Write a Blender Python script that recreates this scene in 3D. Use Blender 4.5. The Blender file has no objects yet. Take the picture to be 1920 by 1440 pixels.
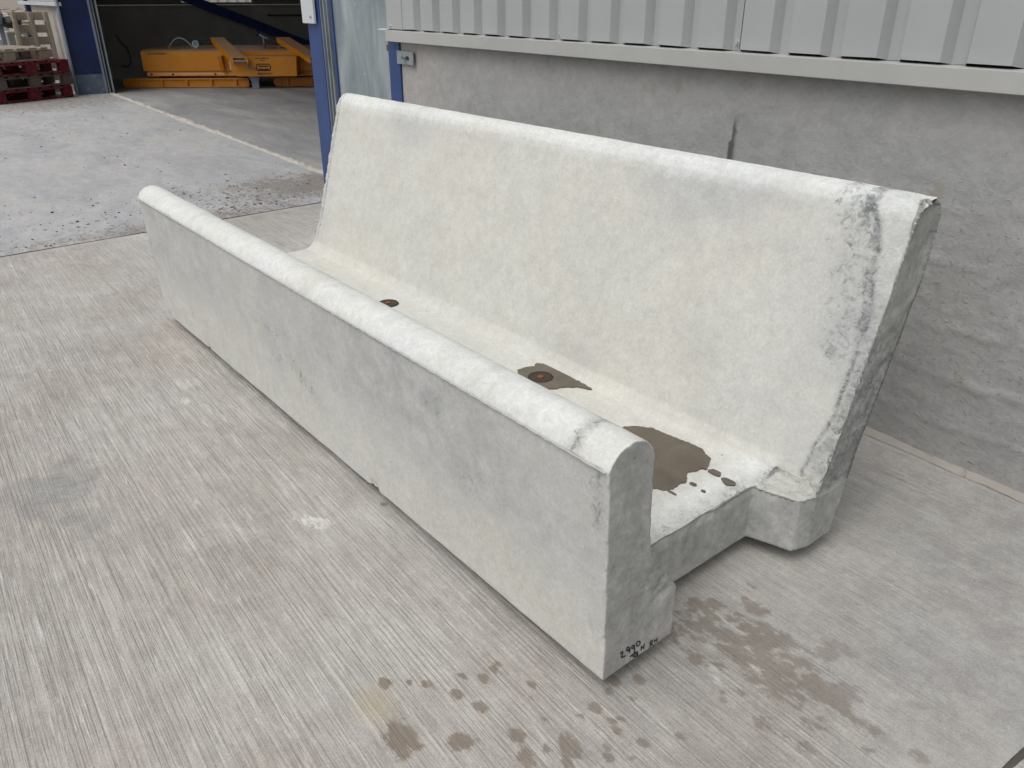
import bpy, bmesh, math, random
import numpy as np
from mathutils import Vector, Matrix

scene = bpy.context.scene
COL = scene.collection

# ------------------------------------------------------------------ camera
cam_d = bpy.data.cameras.new('camera')
cam_d.sensor_width = 36.0
cam_d.lens = 1472.56 / 1920 * 36.0
cam_d.clip_start = 0.05
cam_d.clip_end = 2500
cam = bpy.data.objects.new('camera', cam_d)
COL.objects.link(cam)
RT = (0.603375, 0.797457, 0.000852)
UP = (-0.353722, 0.266676, 0.896529)
FW = (-0.714717, 0.541245, -0.442983)
m = Matrix(((RT[0], UP[0], -FW[0]), (RT[1], UP[1], -FW[1]), (RT[2], UP[2], -FW[2]))).to_4x4()
m.translation = (0.90853, -0.94678, 1.43607)
cam.matrix_world = m
scene.camera = cam

# ------------------------------------------------------------------ sky and light (overcast)
SUN_EL, SUN_AZ = math.radians(63), math.radians(172)
w = bpy.data.worlds.new('World')
scene.world = w
w.use_nodes = True
nt = w.node_tree
nt.nodes.clear()
sky = nt.nodes.new('ShaderNodeTexSky')
sky.sky_type = 'NISHITA'
sky.sun_disc = False
sky.sun_elevation = SUN_EL
sky.sun_rotation = SUN_AZ
sky.air_density = 1.0
sky.dust_density = 4.0
hs = nt.nodes.new('ShaderNodeHueSaturation')
hs.inputs['Saturation'].default_value = 0.22
bg = nt.nodes.new('ShaderNodeBackground')
bg.inputs['Strength'].default_value = 0.128
wo = nt.nodes.new('ShaderNodeOutputWorld')
nt.links.new(sky.outputs[0], hs.inputs['Color'])
nt.links.new(hs.outputs[0], bg.inputs['Color'])
nt.links.new(bg.outputs[0], wo.inputs['Surface'])

sd = bpy.data.lights.new('sun', 'SUN')
sd.energy = 1.25
sd.angle = math.radians(60)
sd.color = (1.0, 0.965, 0.92)
sun = bpy.data.objects.new('sun', sd)
COL.objects.link(sun)
# direction towards the sun (azimuth measured clockwise from +Y, as the sky does)
sdir = Vector((math.sin(SUN_AZ) * math.cos(SUN_EL), math.cos(SUN_AZ) * math.cos(SUN_EL), math.sin(SUN_EL)))
sun.rotation_euler = sdir.to_track_quat('Z', 'Y').to_euler()
sun.location = (0, -5, 12)

scene.view_settings.view_transform = 'Standard'
scene.view_settings.look = 'None'
scene.view_settings.gamma = 1
scene.view_settings.use_curve_mapping = False
scene.view_settings.exposure = 0.0

rnd = random.Random(7)

# ------------------------------------------------------------------ helpers
def tag(o, label=None, cat=None, group=None, kind=None):
    if label: o['label'] = label
    if cat: o['category'] = cat
    if group: o['group'] = group
    if kind: o['kind'] = kind
    return o

def empty(name, loc=(0, 0, 0), rz=0.0):
    o = bpy.data.objects.new(name, None)
    COL.objects.link(o)
    o.location = loc
    o.rotation_euler = (0, 0, rz)
    o.empty_display_size = 0.1
    return o

def mesh_obj(name, me, mat=None, parent=None):
    o = bpy.data.objects.new(name, me)
    COL.objects.link(o)
    if mat is not None:
        me.materials.append(mat)
    if parent is not None:
        o.parent = parent
    return o

def from_bm(name, bm, mat=None, parent=None, smooth=False):
    me = bpy.data.meshes.new(name)
    bmesh.ops.recalc_face_normals(bm, faces=bm.faces)
    bm.to_mesh(me)
    bm.free()
    if smooth:
        me.polygons.foreach_set('use_smooth', [True] * len(me.polygons))
    return mesh_obj(name, me, mat, parent)

def add_box(bm, a, b, bev=0.0, mtx=None):
    x0, y0, z0 = a; x1, y1, z1 = b
    r = bmesh.ops.create_cube(bm, size=1)
    vs = r['verts']
    for v in vs:
        v.co = Vector(((x0 + x1) / 2 + v.co.x * (x1 - x0), (y0 + y1) / 2 + v.co.y * (y1 - y0), (z0 + z1) / 2 + v.co.z * (z1 - z0)))
    if bev > 0:
        es = list({e for v in vs for e in v.link_edges})
        r2 = bmesh.ops.bevel(bm, geom=es, offset=bev, segments=1, affect='EDGES')
        vs = list({v for f in r2['faces'] for v in f.verts} | {v for v in vs if v.is_valid})
    if mtx is not None:
        for v in vs: v.co = mtx @ v.co
    return vs

def add_prism(bm, pts, axis, a, b, mtx=None):
    """polygon pts (2d) extruded along axis from a to b"""
    def P(p, t):
        if axis == 'x': return Vector((t, p[0], p[1]))
        if axis == 'y': return Vector((p[0], t, p[1]))
        return Vector((p[0], p[1], t))
    v0 = [bm.verts.new(P(p, a)) for p in pts]
    v1 = [bm.verts.new(P(p, b)) for p in pts]
    n = len(pts)
    bm.faces.new(v0)
    bm.faces.new(list(reversed(v1)))
    for i in range(n):
        bm.faces.new((v0[i], v1[i], v1[(i + 1) % n], v0[(i + 1) % n]))
    if mtx is not None:
        for v in v0 + v1: v.co = mtx @ v.co
    return v0 + v1

def add_tube(bm, pts, r, seg=8, caps=True):
    pts = [Vector(p) for p in pts]
    rings = []
    for i, p in enumerate(pts):
        t = (pts[min(i + 1, len(pts) - 1)] - pts[max(i - 1, 0)]).normalized()
        a = t.orthogonal().normalized() if i == 0 else (rings_a - t * rings_a.dot(t)).normalized()
        rings_a = a
        b = t.cross(a)
        rr = r[i] if isinstance(r, (list, tuple)) else r
        rings.append([bm.verts.new(p + a * math.cos(2 * math.pi * k / seg) * rr + b * math.sin(2 * math.pi * k / seg) * rr) for k in range(seg)])
    for i in range(len(rings) - 1):
        for k in range(seg):
            bm.faces.new((rings[i][k], rings[i][(k + 1) % seg], rings[i + 1][(k + 1) % seg], rings[i + 1][k]))
    if caps:
        bm.faces.new(list(reversed(rings[0])))
        bm.faces.new(rings[-1])

def box_obj(name, a, b, mat, parent=None, bev=0.0, smooth=False):
    bm = bmesh.new()
    add_box(bm, a, b, bev)
    return from_bm(name, bm, mat, parent, smooth)

# numpy value noise
def _hash(ix, iy, iz, s):
    n = (ix.astype(np.int64) * 374761393 + iy.astype(np.int64) * 668265263 + iz.astype(np.int64) * 2147483647 + s * 974711) & 0x7fffffff
    n = ((n ^ (n >> 13)) * 1274126177) & 0x7fffffff
    n = (n ^ (n >> 16)) & 0xffff
    return n / 65535.0
def vnoise(p, s=0):
    i = np.floor(p).astype(np.int64); f = p - i
    f = f * f * (3 - 2 * f)
    r = 0
    for dx in (0, 1):
        wx = f[:, 0] if dx else 1 - f[:, 0]
        for dy in (0, 1):
            wy = f[:, 1] if dy else 1 - f[:, 1]
            for dz in (0, 1):
                wz = f[:, 2] if dz else 1 - f[:, 2]
                r = r + wx * wy * wz * _hash(i[:, 0] + dx, i[:, 1] + dy, i[:, 2] + dz, s)
    return r * 2 - 1
def fbm(p, scale, octv=4, s=0, gain=0.5):
    p = np.asarray(p, float) * scale
    r = np.zeros(len(p)); a = 1.0; t = 0
    for o in range(octv):
        r += a * vnoise(p + 17.3 * o, s + o); t += a; a *= gain; p = p * 2.03
    return r / t
def sstep(a, b, x):
    t = np.clip((x - a) / (b - a), 0, 1)
    return t * t * (3 - 2 * t)

def get_co(me):
    co = np.empty(len(me.vertices) * 3, np.float32)
    me.vertices.foreach_get('co', co)
    return co.reshape(-1, 3).astype(float)
def set_co(me, co):
    me.vertices.foreach_set('co', co.astype(np.float32).ravel())
    me.update()
def add_attr(me, name, arr):
    a = me.attributes.new(name, 'FLOAT', 'POINT')
    a.data.foreach_set('value', np.asarray(arr, np.float32))

def grid_mesh(name, us, vs, fn):
    """fn(U,V)->(N,3) ; U,V flattened"""
    U, V = np.meshgrid(us, vs, indexing='ij')
    co = fn(U.ravel(), V.ravel())
    nu, nv = len(us), len(vs)
    idx = np.arange(nu * nv).reshape(nu, nv)
    q = np.stack([idx[:-1, :-1], idx[1:, :-1], idx[1:, 1:], idx[:-1, 1:]], -1).reshape(-1, 4)
    me = bpy.data.meshes.new(name)
    me.vertices.add(len(co)); me.vertices.foreach_set('co', co.astype(np.float32).ravel())
    me.loops.add(q.size); me.loops.foreach_set('vertex_index', q.ravel().astype(np.int32))
    me.polygons.add(len(q)); me.polygons.foreach_set('loop_start', np.arange(0, q.size, 4, dtype=np.int32))
    me.polygons.foreach_set('loop_total', np.full(len(q), 4, np.int32))
    me.update(calc_edges=True)
    me.polygons.foreach_set('use_smooth', np.ones(len(q), bool))
    return me

# ------------------------------------------------------------------ material helpers
class NT:
    def __init__(self, name):
        self.m = bpy.data.materials.new(name)
        self.m.use_nodes = True
        self.t = self.m.node_tree
        self.n = self.t.nodes
        self.b = self.n['Principled BSDF']
        self.tc = self.n.new('ShaderNodeTexCoord')
    def L(self, a, b): self.t.links.new(a, b)
    def obj(self): return self.tc.outputs['Object']
    def geo(self):
        g = self.n.new('ShaderNodeNewGeometry'); return g
    def mapping(self, scale, src=None, rot=(0, 0, 0), loc=(0, 0, 0)):
        mp = self.n.new('ShaderNodeMapping')
        mp.inputs['Scale'].default_value = scale
        mp.inputs['Rotation'].default_value = rot
        mp.inputs['Location'].default_value = loc
        self.L(src or self.obj(), mp.inputs['Vector'])
        return mp.outputs[0]
    def noise(self, scale, detail=6, rough=0.6, src=None, dist=0.0):
        nn = self.n.new('ShaderNodeTexNoise')
        nn.inputs['Scale'].default_value = scale
        nn.inputs['Detail'].default_value = detail
        nn.inputs['Roughness'].default_value = rough
        nn.inputs['Distortion'].default_value = dist
        self.L(src or self.obj(), nn.inputs['Vector'])
        return nn.outputs['Fac']
    def cn(self, scale, detail=6, rough=0.65, src=None, dist=0.0, lo=0.34, hi=0.66):
        x = self.n.new('ShaderNodeMapRange')
        self.L(self.noise(scale, detail, rough, src, dist), x.inputs[0])
        x.inputs[1].default_value = lo; x.inputs[2].default_value = hi
        return x.outputs[0]
    def mod(self, col, fac, amt, lo=0.0, hi=1.0):
        """multiply colour by 1 +- amt following fac (0..1)"""
        k = self.math('ADD', self.math('MULTIPLY', fac, 2 * amt), 1 - amt)
        cc = self.n.new('ShaderNodeCombineColor')
        for i in range(3): self.L(k, cc.inputs[i])
        return self.mix(1.0, col, cc.outputs[0], 'MULTIPLY')
    def voro(self, scale, src=None, feature='F1', rnd_=1.0):
        v = self.n.new('ShaderNodeTexVoronoi')
        v.feature = feature
        v.inputs['Scale'].default_value = scale
        v.inputs['Randomness'].default_value = rnd_
        self.L(src or self.obj(), v.inputs['Vector'])
        return v
    def ramp(self, fac, stops):
        r = self.n.new('ShaderNodeValToRGB')
        e = r.color_ramp.elements
        while len(e) > 1: e.remove(e[-1])
        e[0].position = stops[0][0]; e[0].color = self.c4(stops[0][1])
        for p, c in stops[1:]:
            x = e.new(p); x.color = self.c4(c)
        self.L(fac, r.inputs[0])
        return r.outputs[0]
    def c4(self, c):
        if isinstance(c, (int, float)): return (c, c, c, 1)
        return (c[0], c[1], c[2], 1)
    def mix(self, fac, a, b, mode='MIX'):
        x = self.n.new('ShaderNodeMix'); x.data_type = 'RGBA'; x.blend_type = mode
        x.clamp_factor = True
        self.put(fac, x.inputs[0]); self.put(a, x.inputs[6], True); self.put(b, x.inputs[7], True)
        return x.outputs[2]
    def put(self, v, sock, col=False):
        if isinstance(v, bpy.types.NodeSocket): self.L(v, sock)
        elif col: sock.default_value = self.c4(v)
        else: sock.default_value = v
    def math(self, op, a, b=0.0, c=0.0, clamp=False):
        x = self.n.new('ShaderNodeMath'); x.operation = op; x.use_clamp = clamp
        self.put(a, x.inputs[0]); self.put(b, x.inputs[1]); self.put(c, x.inputs[2])
        return x.outputs[0]
    def mrange(self, v, a, b, c=0.0, d=1.0):
        x = self.n.new('ShaderNodeMapRange')
        self.L(v, x.inputs[0])
        for i, k in enumerate((a, b, c, d)): x.inputs[i + 1].default_value = k
        x.interpolation_type = 'SMOOTHSTEP'
        return x.outputs[0]
    def attr(self, name):
        a = self.n.new('ShaderNodeAttribute'); a.attribute_name = name
        return a.outputs['Fac']
    def bump(self, h, strength=0.3, dist=0.01, normal=None):
        b = self.n.new('ShaderNodeBump')
        b.inputs['Strength'].default_value = strength
        b.inputs['Distance'].default_value = dist
        self.L(h, b.inputs['Height'])
        if normal is not None: self.L(normal, b.inputs['Normal'])
        return b.outputs[0]
    def out(self, col=None, rough=None, normal=None, metal=None, spec=None):
        if col is not None: self.put(col, self.b.inputs['Base Color'], True)
        if rough is not None: self.put(rough, self.b.inputs['Roughness'])
        if normal is not None: self.L(normal, self.b.inputs['Normal'])
        if metal is not None: self.b.inputs['Metallic'].default_value = metal
        if spec is not None: self.b.inputs['Specular IOR Level'].default_value = spec
        return self.m

# ---- pale cast concrete of the trough
def mat_trough():
    k = NT('pale_cast_concrete')
    n1 = k.noise(2.2, 7, 0.62, dist=0.3)
    n2 = k.noise(11, 8, 0.68)
    m1 = k.cn(26, 8, 0.72, dist=0.3)
    m2 = k.cn(110, 5, 0.7)
    m3 = k.cn(7, 6, 0.65, dist=0.5)
    st = k.noise(1.0, 6, 0.7, src=k.mapping((5, 5, 16), rot=(0, math.radians(35), 0)))
    cream = k.ramp(n1, [(0.3, (0.60, 0.590, 0.530)), (0.5, (0.59, 0.588, 0.545)), (0.7, (0.58, 0.587, 0.565))])
    grey = k.ramp(n2, [(0.34, (0.38, 0.39, 0.39)), (0.5, (0.485, 0.49, 0.482)), (0.66, (0.55, 0.555, 0.545))])
    g = k.attr('grey')
    gm = k.math('ADD', g, k.math('MULTIPLY', k.math('SUBTRACT', n2, 0.5), 1.15))
    gm = k.math('ADD', gm, k.math('MULTIPLY', k.math('SUBTRACT', st, 0.5), 0.6))
    gm = k.math('ADD', gm, k.math('MULTIPLY', k.math('SUBTRACT', m1, 0.5), 0.22))
    gm = k.mrange(gm, 0.05, 0.95)
    c = k.mix(gm, cream, grey)
    ch = k.attr('chalk')
    chm = k.mrange(k.math('ADD', ch, k.math('MULTIPLY', k.math('SUBTRACT', m1, 0.5), 0.14)), 0.1, 0.95)
    c = k.mix(k.math('MULTIPLY', chm, 0.9), c, (0.70, 0.725, 0.715))
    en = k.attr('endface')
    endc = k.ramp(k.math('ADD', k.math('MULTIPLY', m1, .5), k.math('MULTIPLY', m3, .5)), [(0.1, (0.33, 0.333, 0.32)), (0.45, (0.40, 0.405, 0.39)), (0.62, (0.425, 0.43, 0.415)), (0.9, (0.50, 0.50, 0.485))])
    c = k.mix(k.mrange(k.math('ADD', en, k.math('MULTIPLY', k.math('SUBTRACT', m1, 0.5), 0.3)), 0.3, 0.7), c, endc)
    dk = k.attr('dark')
    dm = k.mrange(k.math('ADD', dk, k.math('MULTIPLY', k.math('SUBTRACT', k.cn(42, 8, 0.78, dist=0.7), 0.5), 0.95)), 0.36, 1.05)
    dm2 = k.mrange(k.math('ADD', dk, k.math('MULTIPLY', k.math('SUBTRACT', m3, 0.5), 0.6)), 0.1, 1.2)
    c = k.mix(k.math('MULTIPLY', dm2, 0.45), c, (0.27, 0.29, 0.30))
    c = k.mix(k.math('MULTIPLY', dm, 0.85), c, (0.13, 0.145, 0.155))
    c = k.mod(c, m1, 0.07); c = k.mod(c, m2, 0.085); c = k.mod(c, m3, 0.05)
    sp = k.mrange(k.noise(55, 4, 0.6), 0.62, 0.72)
    c = k.mix(k.math('MULTIPLY', sp, 0.26), c, (0.27, 0.28, 0.285))
    sp2 = k.mrange(k.noise(1, 4, 0.6, src=k.mapping((38, 38, 24), loc=(4, 4, 4))), 0.63, 0.70)
    c = k.mix(k.math('MULTIPLY', sp2, 0.2), c, (0.62, 0.625, 0.60))
    v = k.voro(15)
    vr = k.n.new('ShaderNodeSeparateColor'); k.L(v.outputs['Color'], vr.inputs[0])
    sz = k.math('MULTIPLY', k.math('POWER', vr.outputs[0], 9.0), 0.06)
    hole = k.math('LESS_THAN', v.outputs['Distance'], sz)
    c = k.mix(k.math('MULTIPLY', hole, 0.8), c, (0.10, 0.10, 0.095))
    ra = k.attr('rough')
    h = k.math('ADD', k.math('MULTIPLY', m1, 0.10), k.math('MULTIPLY', m2, 0.06))
    crv = k.noise(30, 9, 0.8, dist=1.6)
    h = k.math('ADD', h, k.math('MULTIPLY', k.math('MULTIPLY', crv, ra), 3.2))
    h = k.math('SUBTRACT', h, k.math('MULTIPLY', hole, 0.5))
    # darker colour in the crevices of broken areas
    cr = k.mrange(crv, 0.47, 0.36)
    c = k.mix(k.math('MULTIPLY', k.math('MULTIPLY', cr, ra), 0.75), c, (0.15, 0.155, 0.155))
    nm = k.bump(h, 0.6, 0.006)
    return k.out(c, 0.85, nm, spec=0.3)

def mat_slab():
    k = NT('brushed_concrete')
    def tl(scale, loc, wd, detail=2):
        n_ = k.noise(1, detail, 0.55, src=k.mapping(scale, loc=loc), dist=0.12)
        return k.mrange(k.math('ABSOLUTE', k.math('SUBTRACT', n_, 0.5)), wd, 0.0)
    l1 = tl((0.8, 34, 1), (0, 0, 0), 0.035); l2 = tl((1.4, 62, 1), (5, 9, 0), 0.04); l3 = tl((2.4, 105, 1), (3, 2, 0), 0.05)
    sxyz = k.n.new('ShaderNodeSeparateXYZ'); k.L(k.obj(), sxyz.inputs[0])
    ph = k.math('ADD', k.math('MULTIPLY', sxyz.outputs[1], 6.2832 / 0.0125), k.math('MULTIPLY', k.noise(1, 2, .5, src=k.mapping((0.35, 5, 1))), 22.0))
    tine = k.mrange(k.math('SINE', ph), 0.45, 0.95)
    tine = k.math('MULTIPLY', tine, k.mrange(k.noise(1, 4, .6, src=k.mapping((1.1, 26, 1), loc=(6, 6, 0))), 0.36, 0.54))
    soft = k.cn(1, 4, 0.6, src=k.mapping((0.6, 75, 1), loc=(1, 1, 0)))
    soft2 = k.cn(1, 4, 0.65, src=k.mapping((2.0, 190, 1), loc=(2, 1, 0)))
    big = k.noise(1.15, 7, 0.62, dist=0.5)
    mid = k.cn(9, 8, 0.72, dist=0.3)
    grain = k.cn(48, 6, 0.75)
    fine = k.cn(170, 4, 0.75)
    base = k.ramp(big, [(0.28, (0.375, 0.352, 0.325)), (0.45, (0.455, 0.433, 0.405)), (0.55, (0.480, 0.468, 0.445)), (0.72, (0.53, 0.52, 0.498))])
    base = k.mix(k.math('MULTIPLY', k.mrange(k.noise(0.8, 5, 0.6, src=k.mapping((1, 1, 1), loc=(7, 3, 0))), 0.46, 0.68), 0.55), base, (0.42, 0.362, 0.330))
    bro = k.attr('broom')
    base = k.mod(base, k.cn(2.6, 7, 0.7, dist=0.4, src=k.mapping((1, 1, 1), loc=(5, 2, 0))), 0.075)
    base = k.mix(k.math('MULTIPLY', k.mrange(k.noise(3.1, 8, 0.72, src=k.mapping((1, 1.3, 1), loc=(9, 4, 2))), 0.54, 0.70), 0.45), base, (0.60, 0.59, 0.57))
    base = k.mod(base, mid, 0.085)
    base = k.mod(base, grain, 0.075)
    base = k.mod(base, soft, 0.07)
    base = k.mod(base, soft2, 0.07)
    brk = k.mrange(k.noise(1, 6, 0.75, src=k.mapping((7, 60, 1))), 0.36, 0.58)
    gl = k.math('MAXIMUM', k.math('MAXIMUM', k.math('MULTIPLY', l1, 0.55), tine), k.math('MAXIMUM', k.math('MULTIPLY', l2, 0.75), k.math('MULTIPLY', l3, 0.5)))
    gl = k.math('MULTIPLY', gl, k.math('ADD', k.math('MULTIPLY', brk, 0.8), 0.2))
    base = k.mix(k.math('MULTIPLY', gl, k.math('MULTIPLY', bro, 0.60)), base, (0.20, 0.178, 0.158))
    rl = k.math('MULTIPLY', tl((2.2, 48, 1), (11, 4, 0), 0.03), k.mrange(k.noise(1, 5, 0.7, src=k.mapping((4, 30, 1), loc=(3, 3, 3))), 0.48, 0.62))
    base = k.mix(k.math('MULTIPLY', rl, k.math('MULTIPLY', bro, 0.6)), base, (0.66, 0.645, 0.62))
    base = k.mod(base, fine, 0.15)
    lines = k.math('ADD', k.math('MULTIPLY', soft, 0.35), k.math('SUBTRACT', k.math('MULTIPLY', soft2, 0.2), k.math('MULTIPLY', gl, 0.6)))
    # marks
    st = k.attr('stain')
    sm = k.mrange(k.math('ADD', st, k.math('MULTIPLY', k.math('SUBTRACT', k.math('ADD', k.math('MULTIPLY', k.cn(30, 4, 0.6, src=k.mapping((.6, 1, 1))), 0.5), k.math('MULTIPLY', k.cn(80, 6, 0.8, src=k.mapping((.5, 1, 1))), 0.5)), 0.5), 1.0)), 0.34, 0.72)
    base = k.mix(k.math('MULTIPLY', sm, 0.82), base, (0.200, 0.160, 0.122))
    wh = k.attr('white')
    wm = k.mrange(k.math('ADD', wh, k.math('MULTIPLY', k.math('SUBTRACT', k.cn(55, 8, 0.8, src=k.mapping((.45, 1, 1))), 0.5), 1.25)), 0.55, 1.15)
    base = k.mix(k.math('MULTIPLY', wm, 0.8), base, (0.70, 0.69, 0.66))
    gy = k.attr('greyed')
    base = k.mix(k.math('MULTIPLY', gy, 1.0), base, k.mod(k.mod(k.ramp(mid, [(0.2, (0.265, 0.265, 0.258)), (0.8, (0.345, 0.343, 0.333))]), grain, .1), fine, .12))
    oc = k.attr('ochre')
    base = k.mix(k.math('MULTIPLY', oc, 0.6), base, (0.43, 0.36, 0.22))
    h = k.math('MULTIPLY', lines, k.math('ADD', k.math('MULTIPLY', bro, 0.5), 0.05))
    h = k.math('ADD', h, k.math('MULTIPLY', fine, 0.10))
    h = k.math('ADD', h, k.math('MULTIPLY', grain, 0.10))
    nm = k.bump(h, 0.8, 0.005)
    return k.out(base, 0.85, nm, spec=0.3)

def mat_yard():
    k = NT('dusty_concrete')
    st = k.noise(1, 7, 0.68, src=k.mapping((0.9, 2.4, 1), rot=(0, 0, 1.35)), dist=0.7)
    mid = k.cn(5, 8, 0.72, dist=0.4, src=k.mapping((1, 2.2, 1), rot=(0, 0, 1.35)))
    grain = k.cn(28, 7, 0.75)
    fine = k.cn(80, 5, 0.75)
    c = k.ramp(st, [(0.30, (0.345, 0.35, 0.368)), (0.46, (0.40, 0.403, 0.415)), (0.56, (0.445, 0.445, 0.445)), (0.72, (0.435, 0.422, 0.40))])
    c = k.mod(c, mid, 0.10); c = k.mod(c, grain, 0.08); c = k.mod(c, fine, 0.10)
    sc = k.mrange(k.math('ABSOLUTE', k.math('SUBTRACT', k.noise(1, 3, 0.5, src=k.mapping((0.5, 6, 1), rot=(0, 0, 1.4))), 0.5)), 0.012, 0.0)
    c = k.mix(k.math('MULTIPLY', sc, k.math('MULTIPLY', k.mrange(k.noise(3, 4, .6), .5, .6), 0.4)), c, (0.2, 0.2, 0.21))
    d = k.attr('dirt')
    dm = k.mrange(k.math('ADD', d, k.math('MULTIPLY', k.math('SUBTRACT', k.cn(8, 9, 0.78, src=k.mapping((1, 2, 1), rot=(0, 0, 1.4))), 0.5), 0.75)), 0.30, 0.80)
    dirtc = k.ramp(k.cn(40, 6, 0.75), [(0.1, (0.14, 0.125, 0.112)), (0.5, (0.235, 0.215, 0.195)), (0.9, (0.34, 0.315, 0.29))])
    c = k.mix(k.math('MULTIPLY', dm, 0.85), c, dirtc)
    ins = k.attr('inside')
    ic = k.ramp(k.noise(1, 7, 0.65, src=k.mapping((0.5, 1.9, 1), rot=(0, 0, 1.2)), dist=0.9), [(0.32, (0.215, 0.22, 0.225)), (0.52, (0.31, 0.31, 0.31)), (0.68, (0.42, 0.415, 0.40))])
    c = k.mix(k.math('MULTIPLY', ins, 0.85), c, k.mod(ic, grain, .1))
    nm = k.bump(k.math('ADD', k.math('MULTIPLY', grain, 0.5), k.math('MULTIPLY', fine, 0.4)), 0.5, 0.004)
    return k.out(c, 0.8, nm, spec=0.3)

def mat_wall():
    k = NT('trowelled_wall_concrete')
    big = k.noise(1.3, 6, 0.6, dist=0.4)
    mid = k.cn(7, 8, 0.7, dist=0.8)
    tr = k.cn(1, 7, 0.68, src=k.mapping((18, 1, 26)), dist=0.7)
    fine = k.cn(95, 6, 0.75)
    c = k.ramp(big, [(0.3, (0.345, 0.347, 0.342)), (0.52, (0.370, 0.372, 0.365)), (0.72, (0.395, 0.395, 0.388))])
    wm = k.attr('warm')
    c = k.mix(k.math('MULTIPLY', wm, 0.75), c, (0.42, 0.395, 0.37))
    c = k.mod(c, mid, 0.08); c = k.mod(c, tr, 0.08); c = k.mod(c, fine, 0.07)
    sm = k.attr('smear')
    c = k.mix(k.math('MULTIPLY', k.mrange(k.math('ADD', sm, k.math('MULTIPLY', k.math('SUBTRACT', tr, 0.5), 0.4)), 0.15, 0.95), 0.85), c, (0.06, 0.065, 0.07))
    v = k.voro(22)
    vr = k.n.new('ShaderNodeSeparateColor'); k.L(v.outputs['Color'], vr.inputs[0])
    hole = k.math('LESS_THAN', v.outputs['Distance'], k.math('MULTIPLY', k.math('POWER', vr.outputs[0], 6.0), 0.09))
    c = k.mix(k.math('MULTIPLY', hole, 0.6), c, (0.11, 0.11, 0.105))
    ru = k.mrange(k.noise(5, 3, .5, src=k.mapping((1, 1, 1), loc=(8, 8, 8))), 0.66, 0.70)
    c = k.mix(k.math('MULTIPLY', ru, 0.25), c, (0.30, 0.22, 0.12))
    # small flung crumbs of mortar standing proud
    cm = k.mrange(k.noise(52, 5, 0.65, dist=0.5), 0.57, 0.70)
    zs = k.n.new('ShaderNodeSeparateXYZ'); k.L(k.obj(), zs.inputs[0])
    low = k.mrange(zs.outputs[2], 1.12, 0.75)
    h = k.math('ADD', k.math('MULTIPLY', mid, 0.15), k.math('MULTIPLY', k.math('MULTIPLY', tr, k.math('ADD', k.math('MULTIPLY', low, .8), .2)), 0.28))
    h = k.math('ADD', h, k.math('MULTIPLY', k.math('MULTIPLY', cm, low), 0.5))
    h = k.math('ADD', h, k.math('MULTIPLY', fine, 0.10))
    h = k.math('SUBTRACT', h, k.math('MULTIPLY', hole, 0.5))
    nm = k.bump(h, 0.7, 0.006)
    return k.out(c, 0.50, nm, spec=0.45)

def mat_paint(name, col, rough=0.45, var=0.12, wear=None, wearcol=(0.35, 0.36, 0.38), wscale=14, dust=0.0, bump=0.03, metal=0.0, spec=0.5):
    k = NT(name)
    n = k.noise(3, 6, 0.6)
    n2 = k.noise(wscale, 8, 0.75, dist=0.3)
    a = tuple(x * (1 - var) for x in col); b = tuple(min(1, x * (1 + var)) for x in col)
    c = k.ramp(n, [(0.3, a), (0.7, b)])
    if wear:
        c = k.mix(k.mrange(n2, wear, wear + 0.07), c, wearcol)
    if dust:
        g = k.geo(); s = k.n.new('ShaderNodeSeparateXYZ'); k.L(g.outputs['Normal'], s.inputs[0])
        up = k.mrange(s.outputs[2], 0.3, 0.9)
        c = k.mix(k.math('MULTIPLY', up, dust), c, (0.33, 0.31, 0.28))
        c = k.mix(k.math('MULTIPLY', k.mrange(k.noise(6, 7, 0.7), 0.5, 0.75), dust * 0.2), c, (0.33, 0.31, 0.28))
    nm = k.bump(n2, bump * 5, 0.002)
    return k.out(c, rough, nm, metal=metal, spec=spec)

def mat_galv():
    k = NT('galvanised_steel')
    v = k.noise(3.5, 8, 0.62, src=k.mapping((1.2, 1.2, 0.55)), dist=0.9)
    n = k.noise(16, 6, 0.7)
    c = k.ramp(v, [(0.3, (0.20, 0.245, 0.27)), (0.5, (0.31, 0.36, 0.38)), (0.7, (0.45, 0.50, 0.515))])
    sc = k.mrange(k.noise(1, 4, 0.7, src=k.mapping((26, 26, 7)), dist=0.8), 0.67, 0.74)
    c = k.mix(k.math('MULTIPLY', sc, 0.7), c, (0.70, 0.72, 0.72))
    bs = k.mrange(k.noise(4, 5, 0.6, src=k.mapping((1, 1, 1), loc=(3, 1, 5))), 0.58, 0.75)
    c = k.mix(k.math('MULTIPLY', bs, 0.35), c, (0.16, 0.24, 0.33))
    nm = k.bump(n, 0.08, 0.003)
    return k.out(c, 0.5, nm, metal=0.35)

def mat_wood(name, a, b, paint=None, pw=0.5):
    k = NT(name)
    g = k.noise(1, 5, 0.65, src=k.mapping((3, 40, 40)), dist=0.4)
    c = k.ramp(g, [(0.3, a), (0.7, b)])
    c = k.mix(k.math('MULTIPLY', k.mrange(k.noise(5, 5, 0.6), 0.45, 0.7), 0.4), c, tuple(x * 0.55 for x in a))
    if paint:
        c = k.mix(k.mrange(k.noise(9, 7, 0.75), pw, pw + 0.16), paint, c)
    return k.out(c, 0.85, k.bump(g, 0.3, 0.003), spec=0.2)

def mat_water():
    k = NT('shallow_muddy_water')
    n = k.noise(9, 5, 0.6, dist=0.5)
    c = k.ramp(n, [(0.3, (0.092, 0.074, 0.054)), (0.7, (0.135, 0.113, 0.086))])
    e = k.mrange(k.noise(30, 4, 0.6), 0.3, 0.7, 0.04, 0.10)
    m_ = k.out(c, e, k.bump(k.noise(14, 2, 0.5), 0.02, 0.002), spec=0.5)
    return m_

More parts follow.
